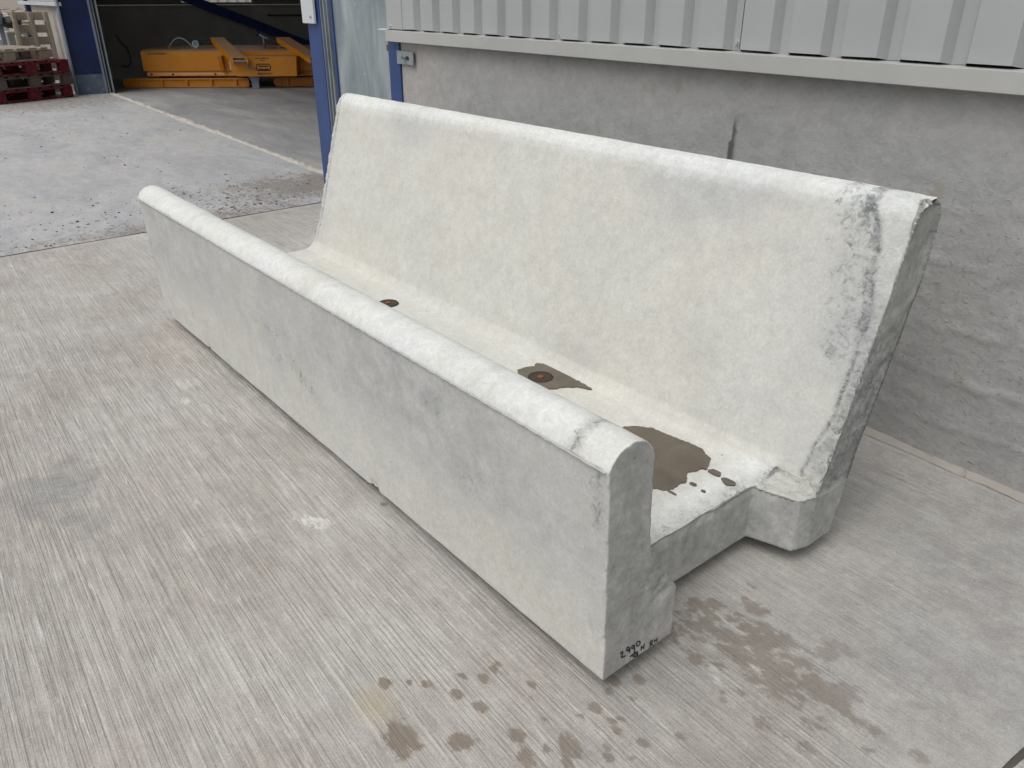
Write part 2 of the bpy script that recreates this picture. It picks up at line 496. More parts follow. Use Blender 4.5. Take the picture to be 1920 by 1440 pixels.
def mat_rubble(name='rubble_stone', a=(0.19, 0.165, 0.145), b=(0.42, 0.38, 0.34)):
    k = NT(name)
    oi = k.geo()
    c = k.ramp(oi.outputs['Random Per Island'], [(0.0, a), (1.0, b)])
    c = k.mix(0.5, c, k.mix(k.noise(25, 5, 0.7), (0.25, 0.25, 0.25), (0.75, 0.75, 0.75)), 'OVERLAY')
    return k.out(c, 0.9, spec=0.2)

def mat_translucent():
    k = NT('translucent_sheet')
    tr = k.n.new('ShaderNodeBsdfTranslucent'); tr.inputs[0].default_value = (0.85, 0.86, 0.78, 1)
    df = k.n.new('ShaderNodeBsdfDiffuse'); df.inputs[0].default_value = (0.7, 0.7, 0.62, 1)
    ms = k.n.new('ShaderNodeMixShader'); ms.inputs[0].default_value = 0.25
    k.L(tr.outputs[0], ms.inputs[1]); k.L(df.outputs[0], ms.inputs[2])
    k.L(ms.outputs[0], k.n['Material Output'].inputs['Surface'])
    return k.m

M = dict(
    trough=mat_trough(), slab=mat_slab(), yard=mat_yard(), wall=mat_wall(), galv=mat_galv(), water=mat_water(),
    blue=mat_paint('blue_steel_paint', (0.022, 0.055, 0.18), 0.42, 0.2, wear=0.69, wearcol=(0.22, 0.25, 0.32)),
    blue_dusty=mat_paint('dusty_blue_steel_paint', (0.006, 0.018, 0.088), 0.5, 0.3, wear=0.66, wearcol=(0.24, 0.27, 0.32), wscale=9),
    flange=mat_paint('worn_flange_edge', (0.20, 0.235, 0.30), 0.5, 0.25, wear=0.6),
    clad=mat_paint('goosewing_grey_cladding', (0.385, 0.405, 0.405), 0.42, 0.04, bump=0.015),
    flash=mat_paint('grey_flashing', (0.43, 0.435, 0.42), 0.45, 0.07, wear=0.72, wearcol=(0.33, 0.29, 0.24), wscale=5),
    white=mat_paint('white_coated_metal', (0.58, 0.61, 0.63), 0.45, 0.05, wear=0.72, wearcol=(0.4, 0.42, 0.44)),
    dark=mat_paint('dark_rubber', (0.015, 0.015, 0.016), 0.6, 0.2),
    bolt=mat_paint('zinc_bolt', (0.45, 0.46, 0.46), 0.35, 0.1, metal=0.8),
    rust=mat_paint('rusty_fitting', (0.17, 0.075, 0.04), 0.7, 0.3),
    orange=mat_paint('orange_machine_paint', (0.62, 0.225, 0.002), 0.42, 0.10, wear=0.74, wearcol=(0.25, 0.09, 0.02), dust=0.55),
    ink=mat_paint('black_marker_ink', (0.012, 0.012, 0.014), 0.6, 0.1),
    decal=mat_paint('dark_decal_print', (0.05, 0.022, 0.01), 0.6, 0.1),
    wood=mat_wood('weathered_wood', (0.20, 0.165, 0.13), (0.40, 0.345, 0.28)),
    wood_grey=mat_wood('dark_grey_wood', (0.085, 0.07, 0.062), (0.19, 0.16, 0.14)),
    wood_red=mat_wood('red_painted_wood', (0.14, 0.09, 0.08), (0.22, 0.16, 0.14), paint=(0.125, 0.016, 0.024), pw=0.52),
    ply=mat_wood('plywood', (0.36, 0.25, 0.15), (0.47, 0.34, 0.22)),
    stone=mat_rubble(), grit=mat_rubble('dark_grit', (0.10, 0.09, 0.082), (0.33, 0.31, 0.29)),
    block=mat_paint('grey_concrete_block', (0.33, 0.315, 0.28), 0.85, 0.2),
    intwall=mat_paint('interior_wall_concrete', (0.42, 0.41, 0.375), 0.8, 0.15),
    intclad=mat_paint('interior_cladding', (0.20, 0.20, 0.195), 0.6, 0.15),
    mortar=mat_paint('pale_mortar', (0.45, 0.425, 0.38), 0.9, 0.2, wear=0.62, wearcol=(0.30, 0.27, 0.23), wscale=22, bump=0.2),
    fillet=mat_paint('dusty_fillet', (0.335, 0.315, 0.285), 0.9, 0.2, wear=0.55, wearcol=(0.25, 0.225, 0.195), wscale=16, bump=0.2),
    joint=mat_paint('joint_dirt', (0.075, 0.068, 0.06), 0.95, 0.3, wear=0.62, wearcol=(0.2, 0.185, 0.165), wscale=40),
    rubbed=mat_paint('dusty_blue_column_foot', (0.10, 0.125, 0.18), 0.7, 0.2, wear=0.55, wearcol=(0.22, 0.23, 0.25), wscale=16),
    earth=mat_paint('bare_earth', (0.24, 0.205, 0.175), 0.95, 0.3, wear=0.55, wearcol=(0.33, 0.30, 0.27), wscale=4, bump=0.3),
    clear=mat_paint('pale_hose', (0.45, 0.47, 0.45), 0.4, 0.1),
    teal=mat_paint('teal_gauge', (0.10, 0.26, 0.25), 0.3, 0.2),
    trans=mat_translucent(),
)

W = 1.616
# ================================================================== GROUND
def ground_sheet():
    s = 900
    me = grid_mesh('ground', np.linspace(-s, s, 61), np.linspace(-s, s, 61), lambda U, V: np.stack([U, V, np.full_like(U, -0.16)], 1))
    o = mesh_obj('ground', me, M['earth']); tag(o, kind='structure')
ground_sheet()

def spots(P, lst, seed=0, warp=0.35):
    """soft irregular discs: lst of (x, y, r[, stretch]) -> 0..1"""
    r = np.zeros(len(P))
    wob = fbm(P, 14, 3, seed)
    for s in lst:
        x, y, rad = s[:3]
        k = s[3] if len(s) > 3 else 1.3
        d = np.sqrt(((P[:, 0] - x) / k) ** 2 + (P[:, 1] - y) ** 2) / rad
        r = np.maximum(r, np.clip(1.25 - d + wob * warp, 0, 1))
    return r

JX = lambda y: -4.72 - (y + 0.64) * 0.060        # the joint leaves square slightly
def near_slab():
    xs = np.linspace(0, 1, 470); ys = np.concatenate([np.linspace(-9, -1.75, 40), np.linspace(-1.73, 1.612, 300)])
    def fn(U, V):
        x0 = JX(V) + 0.008
        x = x0 + (0.648 + 0.01 * np.sin(V * 9) - x0) * U
        P = np.stack([x, V, np.zeros_like(x)], 1)
        z = fbm(P, 2.0, 3, 5) * 0.0022
        # joint shoulders
        z -= sstep(0.03, 0.0, x - x0) * 0.006
        z -= sstep(0.02, 0.0, 0.648 - x) * (0.006 + 0.004 * fbm(P, 30, 2, 9))
        P[:, 2] = z
        return P
    me = grid_mesh('concrete_slab', xs, ys, fn)
    P = get_co(me); P0 = P * [1, 1, 0]
    drops = [(-0.093, -0.327, .028), (-0.33, -0.379, .018), (-0.209, -0.186, .017), (-0.213, -0.152, .018), (-0.219, -0.132, .016),
             (-0.207, -0.263, .014), (-0.088, -0.13, .012), (0.016, -0.037, .02), (0.063, -0.032, .012), (0.073, -0.01, .012), (0.06, -0.146, .032),
             (0.092, -0.036, .015), (0.145, -0.016, .014), (0.108, -0.083, .012), (-0.12, -0.11, .014), (-0.028, -0.148, .012), (0.02, 0.103, .018),
             (-0.27, -0.30, .022), (-0.03, -0.22, .02), (0.02, -0.24, .028), (0.09, -0.18, .014), (0.0, 0.02, .014), (-0.02, 0.05, .02), (-0.16, -0.42, .05),
             (-0.24, -0.22, .012), (0.13, -0.10, .015), (0.05, 0.05, .012), (0.18, 0.06, .014), (-0.14, -0.24, .02), (0.16, -0.06, .01), (-0.30, -0.33, .012), (0.01, -0.08, .011), (0.03, -0.19, .012)]
    st = spots(P0, drops, 3, 0.5)
    r2 = random.Random(12)
    patch = []
    for i in range(120):
        t = r2.random()
        cx = -0.05 + 0.42 * t + r2.gauss(0, .05); cy = 0.36 + 0.05 * t + r2.gauss(0, .075)
        patch.append((cx, cy, r2.uniform(.010, .034), 1.35))
    st = np.maximum(st, spots(P0, patch, 8, 0.9) * (0.85 + 0.45 * fbm(P0, 22, 3, 31)))
    st = np.maximum(st, np.clip(1.1 - np.hypot((P0[:, 0] - .12) / .30, (P0[:, 1] - .36 - (P0[:, 0] - .12) * .18) / .15), 0, .5) * (1 + fbm(P0, 9, 4, 91) * 1.2) * .75)
    st = np.maximum(st, spots(P0, [(0.45, .35, .02), (0.42, .40, .025), (.36, .33, .02), (.4, .3, .018), (.52, .42, .02), (-.97, -.03, .022)], 4, .8) * .7)
    add_attr(me, 'stain', st)
    wh = spots(P0, [(-1.03, -.262, .045, 1.6), (-1.0, -.245, .035, 1.6), (-2.077, -.316, .022, 2.0), (0.17, .345, .02, 1.8), (.21, .31, .02, 1.8), (.10, .27, .02, 2), (.40, .52, .03), (.13, .25, .03, 1.5)], 6, .9)
    wh = np.maximum(wh, np.clip(fbm(P0 * [1, 2.2, 1], 2.3, 4, 77) * 2.2 - 0.62, 0, .6) * np.clip(fbm(P0, 18, 3, 78) * 2 + .5, 0, 1))
    wh = np.maximum(wh, sstep(.10, 0, P0[:, 0] - JX(P0[:, 1])) * .35)
    add_attr(me, 'white', wh)
    gy = spots(P0, [(-1.72, -.86, .12), (-1.62, -.80, .08), (-1.45, -.80, .06)], 15, .9) * 1.1
    gy = np.maximum(gy, sstep(-.3, .4, P0[:, 0]) * sstep(.1, .7, P0[:, 1]) * .75)
    gy = np.maximum(gy, sstep(-3.6, -4.7, P0[:, 0]) * sstep(0.0, .5, P0[:, 1]) * .2)
    gy = np.maximum(gy, sstep(-1.6, .1, P0[:, 0]) * sstep(-.5, .1, P0[:, 1]) * .30)
    gy = gy + .12 * np.clip(fbm(P0, 1.7, 4, 64) * 2, 0, 1)
    add_attr(me, 'greyed', np.clip(gy, 0, .8))
    add_attr(me, 'ochre', spots(P0, [(-.294, -.428, .05)], 5, .4) * .7)
    br = 0.95 - 0.62 * sstep(.25, .6, P0[:, 0]) * sstep(.15, .5, P0[:, 1]) + fbm(P0, .9, 3, 60) * .35
    br -= 0.35 * sstep(.1, .6, P0[:, 1] - .1) * sstep(-.6, .1, P0[:, 0])
    br -= sstep(.12, .02, P0[:, 0] - JX(P0[:, 1])) * .7
    add_attr(me, 'broom', np.clip(br, .1, 1.1))
    o = mesh_obj('concrete_slab', me, M['slab']); tag(o, kind='structure')
near_slab()

def right_slab():
    me = grid_mesh('pavement', np.linspace(0.66, 9, 160), np.linspace(-9, 1.612, 200),
                   lambda U, V: np.stack([U + (U < .661) * 0.01 * np.sin(V * 9), V, -0.001 - 0.006 * (U < .68)], 1))
    P = get_co(me)
    for n_, v_ in (('stain', .0), ('white', .05), ('greyed', .45), ('ochre', 0), ('broom', .5)):
        add_attr(me, n_, np.full(len(P), v_))
    o = mesh_obj('pavement', me, M['slab']); tag(o, kind='structure')
right_slab()

def yard():
    xs = np.concatenate([np.linspace(0, .25, 190), np.linspace(.253, 1, 150)])
    ys = np.concatenate([np.linspace(-14, -1.6, 50), np.linspace(-1.55, 2.05, 120)])
    def fn(U, V):
        x1 = JX(V) - 0.008
        x = x1 + (-18.5 - x1) * U
        P = np.stack([x, V, np.zeros_like(x)], 1)
        P[:, 2] = fbm(P, 1.2, 4, 4) * .006 - sstep(.03, 0, x1 - x) * .006
        return P
    me = grid_mesh('yard_floor', xs, ys, fn)
    P = get_co(me) * [1, 1, 0]
    x, y = P[:, 0], P[:, 1]
    j = JX(y) - x
    d = sstep(.55, .05, j) * (0.55 + .3 * fbm(P, 1.5, 3, 40))
    d = np.maximum(d, sstep(1.0, .2, np.abs(x + 5.45) * 1.1) * sstep(.2, 1.5, y) * (.62 + .5 * fbm(P * [1, 1.6, 1], 2.6, 4, 43)))
    d = np.maximum(d, np.clip(fbm(P * [1, 2.6, 1], .55, 4, 41) * 2.1 - .55, 0, 1) * .55)
    d = np.maximum(d, sstep(2.5, .4, np.hypot(x + 13.3, y - 0.9)) * .7)
    add_attr(me, 'dirt', d)
    add_attr(me, 'inside', np.zeros(len(P)))
    o = mesh_obj('yard_floor', me, M['yard']); tag(o, kind='structure')
    me = grid_mesh('shed_floor', np.linspace(-17.2, 6, 180), np.linspace(2.05, 20, 120),
                   lambda U, V: np.stack([U, V, np.full_like(U, -0.003)], 1))
    P = get_co(me)
    add_attr(me, 'dirt', np.clip(fbm(P * [1, 1, 0], .6, 4, 50) * 1.5 - .4, 0, .5))
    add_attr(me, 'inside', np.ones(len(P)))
    o = mesh_obj('shed_floor', me, M['yard']); tag(o, kind='structure')
yard()
def filler(name, x0f, wd, z, y0, y1):
    me = grid_mesh(name, np.linspace(y0, y1, 500), np.linspace(0, 1, 4), lambda U, V: np.stack([x0f(U) + V * wd, U, z + .003 * fbm(np.stack([U, V, U * 0], 1), 40, 3, 71)], 1))
    o = mesh_obj(name, me, M['joint']); tag(o, kind='structure')
filler('joint_filler', lambda y: 0.643 + 0.01 * np.sin(y * 9) - .005, .035, -.0075, -9, 1.61)
filler('joint_filler', lambda y: JX(y) - .02, .04, -.010, -9, 1.61)

def ridge_strip():
    us = np.linspace(-13.9, -4.7, 620); vs = np.linspace(-1, 1, 9)
    def fn(U, V):
        Q = np.stack([U, V * 0 + 3, V * 0], 1)
        wd = .045 + .05 * fbm(Q, 1.6, 4, 20)
        y = 2.05 + V * wd + fbm(Q, 1.1, 3, 22) * .02
        h = .020 + .022 * fbm(np.stack([U, V * .3, V * 0], 1), 14, 3, 24)
        z = np.clip((1 - V * V), 0, 1) * h + fbm(np.stack([U, V * .1, V * 0], 1), 40, 2, 29) * .004 - .004
        return np.stack([U, y, z], 1)
    me = grid_mesh('mortar_ridge', us, vs, fn)
    o = mesh_obj('mortar_ridge', me, M['mortar']); tag(o, kind='structure')
    us = np.linspace(-4.6, 6, 500); vs = np.linspace(0, 1, 6)
    def fn2(U, V):
        Q = np.stack([U, V * 0 + 3, V * 0], 1)
        wd = .034 + .010 * fbm(Q, 7, 3, 26)
        y = W + .006 - V * wd
        z = (1 - V) ** 1.6 * (.022 + .01 * fbm(Q, 4, 3, 27)) + fbm(np.stack([U, V * .1, V * 0], 1), 30, 2, 28) * .002
        return np.stack([U, y, z + .001], 1)
    me = grid_mesh('mortar_fillet', us, vs, fn2)
    o = mesh_obj('mortar_fillet', me, M['fillet']); tag(o, kind='structure')
ridge_strip()

# loose grit and stones: nobody could count them
def scatter(name, pts, mat, label, cat):
    base = []
    for kx in range(6):
        bm = bmesh.new(); bmesh.ops.create_icosphere(bm, subdivisions=1, radius=1)
        r_ = random.Random(kx)
        base.append(([tuple(v.co * r_.uniform(.6, 1.25)) for v in bm.verts], [[v.index for v in f.verts] for f in bm.faces]))
        bm.free()
    V = []; F = []
    for (x, y, z, s, fl) in pts:
        vs, fs = base[rnd.randrange(6)]
        a = rnd.uniform(0, 6.28); ca, sa = math.cos(a), math.sin(a); sx = rnd.uniform(.7, 1.5)
        o = len(V)
        for p in vs:
            px, py = p[0] * s * sx, p[1] * s
            V.append((x + px * ca - py * sa, y + px * sa + py * ca, z + p[2] * s * fl))
        F += [[i + o for i in f] for f in fs]
    me = bpy.data.meshes.new(name); me.from_pydata(V, [], F); me.update()
    o = mesh_obj(name, me, mat); tag(o, label, cat, kind='stuff')
    return o
pts = []
for i in range(2300):
    t = rnd.random()
    if t < .45:
        x = -5.45 + rnd.gauss(0, .38); y = 1.25 + rnd.gauss(0, .42)
    elif t < .75:
        y = rnd.uniform(-1.4, 1.5); x = JX(y) - abs(rnd.gauss(.12, .5)) - .02
    else:
        x = rnd.uniform(-13, -5); y = rnd.uniform(-1.5, 1.9)
    if x > JX(y) - .03 or y > 2.0: continue
    s = min(.013, .0022 + rnd.expovariate(1 / .0024))
    pts.append((x, y, s * .35, s, .6))
for i in range(14):
    pts.append((rnd.uniform(-4.5, -3.2), rnd.uniform(.9, 1.5), .002, rnd.uniform(.003, .007), .6))
scatter('grit', pts, M['grit'], 'dark grit and small stones scattered over the dusty yard concrete', 'grit')

# ================================================================== TROUGH
TY = 0.039896
trough = empty('feed_trough', (0, 0, 0), TY)
tag(trough, 'long pale precast concrete trough with a tall sloping back and low rounded front', 'trough')

def trough_body():
    def arc(cx, cy, rx, ry, a0, a1, n):
        return [(cx + rx * math.cos(math.radians(a0 + (a1 - a0) * i / n)), cy + ry * math.sin(math.radians(a0 + (a1 - a0) * i / n))) for i in range(n + 1)]
    front_out = [(0.0, .045), (-.022, .604), (-.0265, .606)]
    top = arc(.0425, .590, .069, .066, 165, 0, 14)
    inner = [(.1125, .56), (.127, .36), (.137, .30), (.158, .25), (.19, .226)]
    bk_in = [(.735, .222), (.765, .224), (.79, .236), (.812, .262), (.848, .36), (1.012, .905)]
    bk_top = [(1.018, .928), (1.026, .951), (1.040, .970), (1.062, .984), (1.088, .989), (1.112, .983), (1.135, .965), (1.148, .93)]
    bk_out = [(1.150, .87), (1.131, .768), (1.099, .693), (1.077, .605), (1.007, .392), (.97, .301), (.946, .187), (.917, .079), (.905, .045)]
    full = front_out + top + inner + bk_in + bk_top + bk_out
    bm = bmesh.new()
    add_prism(bm, full, 'x', -2.99, -.115)
    # front stem stub
    stem = front_out + top + [(.1125, .56), (.122, .40), (.136, .325), (.175, .275), (.228, .205), (.238, .19), (.238, .045)]
    add_prism(bm, stem, 'x', -.20, 0.0)
    # back stub, its lower front side runs obliquely
    bk = [(.80, .045), (.80, .224)] + bk_in[3:] + bk_top + bk_out
    add_prism(bm, bk, 'x', -.20, .023)
    # oblique toe
    v0 = [(-.14, .66), (-.115, .698), (0.006, .735), (.023, .79), (.023, .86), (-.14, .86)]
    add_prism(bm, v0, 'z', .045, .216)
    me = bpy.data.meshes.new('body')
    bmesh.ops.recalc_face_normals(bm, faces=bm.faces)
    bm.to_mesh(me); bm.free()
    o = mesh_obj('body', me, M['trough'], trough)
    md = o.modifiers.new('remesh', 'REMESH'); md.mode = 'VOXEL'; md.voxel_size = 0.0052; md.use_smooth_shade = True
    ms = o.modifiers.new('smooth', 'SMOOTH'); ms.factor = 0.5; ms.iterations = 2
    dg = bpy.context.evaluated_depsgraph_get()
    me2 = bpy.data.meshes.new_from_object(o.evaluated_get(dg))
    o.modifiers.clear()
    o.data = me2
    me2.name = 'body'
    if not me2.materials: me2.materials.append(M['trough'])
    me2.polygons.foreach_set('use_smooth', np.ones(len(me2.polygons), bool))
    P = get_co(me2)
    nrm = np.empty(len(P) * 3, np.float32); me2.vertex_normals.foreach_get('vector', nrm); nrm = nrm.reshape(-1, 3).astype(float)
    x, y, z = P[:, 0], P[:, 1], P[:, 2]
    nx, ny, nz = nrm[:, 0], nrm[:, 1], nrm[:, 2]
    f1 = fbm(P, 28, 4, 1); f2 = fbm(P, 7, 4, 2); f3 = fbm(P, 60, 3, 3)
    # regions
    plane = y - .302 * z - .739                      # inner back face = 0
    inback = (np.abs(plane) < .03) & (z > .22) & (ny < .2)
    onback = (y > .78) & (z > .2)
    # crease position along x on the inner face
    xc = np.interp(z, [.215, .28, .43, .55, .63, .70, .76, .82, .86, .92, .96, 1.0], [-.045, -.040, -.018, -.018, -.016, -.008, -.032, -.055, -.058, -.078, -.105, -.10])
    xc = xc + .010 * fbm(np.stack([z * 0, z * 0, z], 1), 18, 3, 5)
    band = sstep(0, .018, x - xc) * ((y > .77) & (z > .215) & (ny < .45)) 
    disp = np.zeros(len(P))
    disp += f2 * .0016 + f1 * .0006
    # chamfered, broken band at the near end of the back
    disp -= band * (.004 + .012 * np.clip((x - xc) / .1, 0, 1)) 
    low = sstep(.80, .45, z)
    disp += band * f1 * (.002 + .009 * low) + band * f3 * .003 * (low + .3)
    # a groove just at the crease
    gr = np.exp(-((x - xc) / .008) ** 2) * ((y > .78) & (z > .24) & (ny < .45))
    disp -= gr * (.003 + .003 * f1)
    # ragged arrises of cut ends
    flat = (z < .24) & (y > .12) & (y < .86)
    edge_floor = np.exp(-((x + .125) / .045) ** 2) * flat * sstep(.185, .215, z)
    disp += edge_floor * (f1 * .008 - .004)
    toe = flat * (y > .66) * (x > -.13)
    disp += toe * f1 * .004 * (nz > .3)
    # fractured foot chamfer at the near end of the front wall
    foot = np.exp(-((y - .165) / .05) ** 2 - ((z - .275) / .06) ** 2) * (x > -.14)
    disp += foot * (f1 * .008 - .001 + f3 * .003)
    f5 = fbm(P, 45, 4, 44)
    # end faces slightly uneven
    endf = (nx > .6)
    disp -= endf * np.exp(-((y - .175) / .035) ** 2 - ((z - .235) / .04) ** 2) * np.clip(f5 + .1, 0, 1) * .02
    disp += endf * (f2 * .0022 + f1 * .0010)
    # scoop on the front end face
    sc = np.exp(-((y - .10) / .03) ** 2 - ((z - .42) / .07) ** 2) * endf
    disp -= sc * .006
    disp *= 1 - .85 * (flat * (nz > .5) * (x < -.17) * (y > .15) * (y < .78))
    disp *= 1 - .85 * np.exp(-((y - .11) / .09) ** 4 - ((z - .075) / .05) ** 4) * endf
    # far edge of the back, ragged
    fe = np.exp(-((x + 2.99) / .02) ** 2) * (y > .78) * (z > .26)
    disp += fe * (f1 * .010 - .002)
    # chip at the top near corner
    chip = np.exp(-((x - .023) / .03) ** 2 - ((y - 1.07) / .05) ** 2 - ((z - .985) / .03) ** 2)
    disp -= chip * (.012 + .012 * f3)
    # chips along the front bottom arris
    for cx in (-2.93, -2.42, -1.02, -.995):
        disp -= np.exp(-((x - cx) / .012) ** 2 - ((y) / .012) ** 2 - ((z - .05) / .018) ** 2) * .010
    # scratch near the foot of the front face, blow hole in the back
    disp -= np.exp(-((x + .045 + (z - .17) * .12) / .004) ** 2 - ((z - .17) / .028) ** 2) * (y < .03) * .006
    disp -= np.exp(-((x + .055) / .008) ** 2 - ((z - .845) / .008) ** 2) * (ny < 0) * (y > .8) * .014
    P2 = P + nrm * disp[:, None]
    set_co(me2, P2)
    # ---- attributes
    fr = (ny < -.5) & (y < .06)                     # outside front
    frontm = sstep(-.3, -.8, ny) * (y < .08) * (z < .612)
    big = fbm(P, 1.6, 4, 11); medn = fbm(P, 5, 4, 12)
    grey = np.full(len(P), .08)
    grey = np.where(frontm > .1, .16 + .55 * sstep(.10, .42, z) + .42 * big + .15 * medn, grey)
    inb = (y > .78) & (z > .26) & (ny < 0)
    g_in = .10 + .50 * sstep(.15, .6, fbm(P, 2.0, 4, 14) + .15) + .30 * sstep(-.35, -.02, x) + .15 * sstep(.4, .9, z) * sstep(-1.4, -.2, x)
    g_in += .30 * sstep(.25, .0, x + 2.99)
    grey = np.where(inb, g_in, grey)
    rnd_top = (y < .12) & (z > .608)
    grey = np.where(rnd_top, .18 + .25 * medn, grey)
    grey = np.where((y > 1.13), .7, grey)
    chalk = rnd_top * (.55 + .30 * medn) + sstep(.88, .975, z + .02 * medn) * (y > .9) * (.58 + .25 * medn)
    for cx, cw in ((-2.74, .025), (-2.33, .03), (-1.30, .05), (-.60, .035), (-.44, .02)):
        q = np.exp(-((x - cx - .3 * (z - .64) + .01 * f2) / cw) ** 4) * rnd_top * (.55 + .5 * f1)
        grey = grey + q * .22; chalk = chalk - q * .22
    chalk = np.maximum(chalk, band * sstep(.72, .85, z) * .45)
    chalk = np.maximum(chalk, np.exp(-((x + .16) / .07) ** 2) * flat * (nz > .5) * .75)
    add_attr(me2, 'chalk', chalk)
    add_attr(me2, 'grey', grey)
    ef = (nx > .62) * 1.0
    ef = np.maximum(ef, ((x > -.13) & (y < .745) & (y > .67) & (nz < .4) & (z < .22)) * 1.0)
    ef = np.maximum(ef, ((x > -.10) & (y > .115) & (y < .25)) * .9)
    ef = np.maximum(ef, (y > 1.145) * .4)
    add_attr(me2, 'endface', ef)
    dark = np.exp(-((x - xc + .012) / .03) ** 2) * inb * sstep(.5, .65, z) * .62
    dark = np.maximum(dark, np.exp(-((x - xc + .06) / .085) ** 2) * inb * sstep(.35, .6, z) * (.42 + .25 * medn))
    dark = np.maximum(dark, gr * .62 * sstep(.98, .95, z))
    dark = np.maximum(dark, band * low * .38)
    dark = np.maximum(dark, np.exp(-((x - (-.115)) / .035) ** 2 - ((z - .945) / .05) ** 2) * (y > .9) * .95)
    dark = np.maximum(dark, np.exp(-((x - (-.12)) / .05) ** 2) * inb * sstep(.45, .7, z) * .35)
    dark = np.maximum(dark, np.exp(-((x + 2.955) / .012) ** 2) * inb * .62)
    # ring near the end of the rounded front top and its drip mark below
    ring = np.exp(-((x + .105 - .02 * medn) / .022) ** 2) * rnd_top * .55
    dark = np.maximum(dark, ring)
    dm = np.exp(-((x + .035 + (.60 - z) * -.05) / .03) ** 2) * frontm * sstep(.38, .5, z) * .55
    dark = np.maximum(dark, dm)
    dark = np.maximum(dark, np.exp(-(x / .012) ** 2) * frontm * .30)
    # blotches on the front, a fan of them on the upper half
    bl = np.clip(fbm(P * [1, 1, .8], 3.1, 5, 33) * 1.8 - .25, 0, 1) * frontm * sstep(.15, .3, z)
    dark = np.maximum(dark, bl * .95)
    bl2 = np.clip(fbm(P, 2.7, 5, 35) * 1.9 - .42, 0, 1) * inb
    dark = np.maximum(dark, bl2 * .5)
    dark = np.maximum(dark, np.exp(-((x + 1.45) / .17) ** 2 - ((z - .28 - (x + 1.45) * -.5) / .05) ** 2) * frontm * .50)
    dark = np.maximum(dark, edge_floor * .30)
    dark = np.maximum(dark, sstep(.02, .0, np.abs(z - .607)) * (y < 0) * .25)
    add_attr(me2, 'dark', dark)
    rough = np.maximum.reduce([band * (.3 + low), edge_floor * (nz > .2), toe * .9 * (nz > .2), foot * .8, endf * .10, fe, ring * .8, gr])
    add_attr(me2, 'rough', np.clip(rough, 0, 1))
trough_body()

def seam():
    # thin ragged fin of mortar left by the mould joint along the front
    bm = bmesh.new()
    n = 260; prev = None
    for i in range(n + 1):
        x = -2.975 + 2.965 * i / n
        p = .0035 + .002 * math.sin(i * 1.7) + rnd.uniform(-.0012, .0012)
        zz = .6065 + rnd.uniform(-.0006, .0006)
        cur = [bm.verts.new((x, -.019, zz + .0016)), bm.verts.new((x, -.0255 - p * .55, zz + .0008)), bm.verts.new((x, -.0255 - p * .55, zz - .0008)), bm.verts.new((x, -.019, zz - .002))]
        if prev:
            for a in range(3):
                bm.faces.new((prev[a], prev[a + 1], cur[a + 1], cur[a]))
        prev = cur
    o = from_bm('casting_seam', bm, M['flash'], trough)
seam()

def handwriting():
    S = [[(0.0504, 0.0963), (0.0552, 0.1003), (0.0596, 0.0946), (0.0568, 0.0822), (0.0703, 0.0787)], [(0.081, 0.0952), (0.0742, 0.1023), (0.0728, 0.0947), (0.0801, 0.0887), (0.0819, 0.0961), (0.0842, 0.0789)], [(0.0967, 0.0939), (0.0902, 0.0965), (0.0899, 0.0896), (0.0965, 0.086), (0.0975, 0.0948), (0.1006, 0.0771)], [(0.1103, 0.0982), (0.1059, 0.0952), (0.1085, 0.085), (0.1167, 0.0828), (0.1181, 0.0905), (0.1103, 0.0982)], [(0.1027, 0.0743), (0.098, 0.0591)], [(0.0871, 0.0647), (0.0964, 0.0653), (0.114, 0.0634)], [(0.0981, 0.0643), (0.1051, 0.0632), (0.112, 0.0577), (0.114, 0.0512), (0.0972, 0.0579)], [(0.1248, 0.0748), (0.1255, 0.0598)], [(0.1341, 0.0747), (0.1343, 0.0586)], [(0.1247, 0.067), (0.1345, 0.0658)], [(0.1558, 0.0684), (0.1573, 0.0499)], [(0.1558, 0.0684), (0.1633, 0.0681), (0.1632, 0.0609), (0.1566, 0.0615), (0.167, 0.0512)], [(0.1711, 0.0663), (0.1714, 0.0558)], [(0.1799, 0.0666), (0.1806, 0.053)], [(0.1707, 0.0615), (0.1808, 0.0593)]]
    bm = bmesh.new()
    def sample(l):
        out = []
        for i in range(len(l) - 1):
            p0 = l[max(i - 1, 0)]; p1 = l[i]; p2 = l[i + 1]; p3 = l[min(i + 2, len(l) - 1)]
            for k in range(5):
                t = k / 5
                out.append(tuple(.5 * ((2 * p1[a]) + (-p0[a] + p2[a]) * t + (2 * p0[a] - 5 * p1[a] + 4 * p2[a] - p3[a]) * t * t + (-p0[a] + 3 * p1[a] - 3 * p2[a] + p3[a]) * t ** 3) for a in (0, 1)))
        out.append(l[-1])
        return out
    for i, l in enumerate(S):
        r = .0016 if i >= 10 else (.0024 if i in (4, 5, 6) else .0020)
        add_tube(bm, [(0.0, a, b) for a, b in sample(l)], r, 6)
    # press onto the uneven end face
    body = [c for c in trough.children if c.name.startswith('body')][0]
    me = body.data
    from mathutils.bvhtree import BVHTree
    bv = BVHTree.FromPolygons([v.co for v in me.vertices if True], [p.vertices[:] for p in me.polygons])
    for v in bm.verts:
        h = bv.ray_cast(Vector((.2, v.co.y, v.co.z)), Vector((-1, 0, 0)))
        base = h[0].x if h[0] else 0
        v.co.x = base + .0011 + v.co.x * .25
    o = from_bm('handwriting', bm, M['ink'], trough)
    o['label'] = 'black marker writing 2990 and RH on the end face'
handwriting()

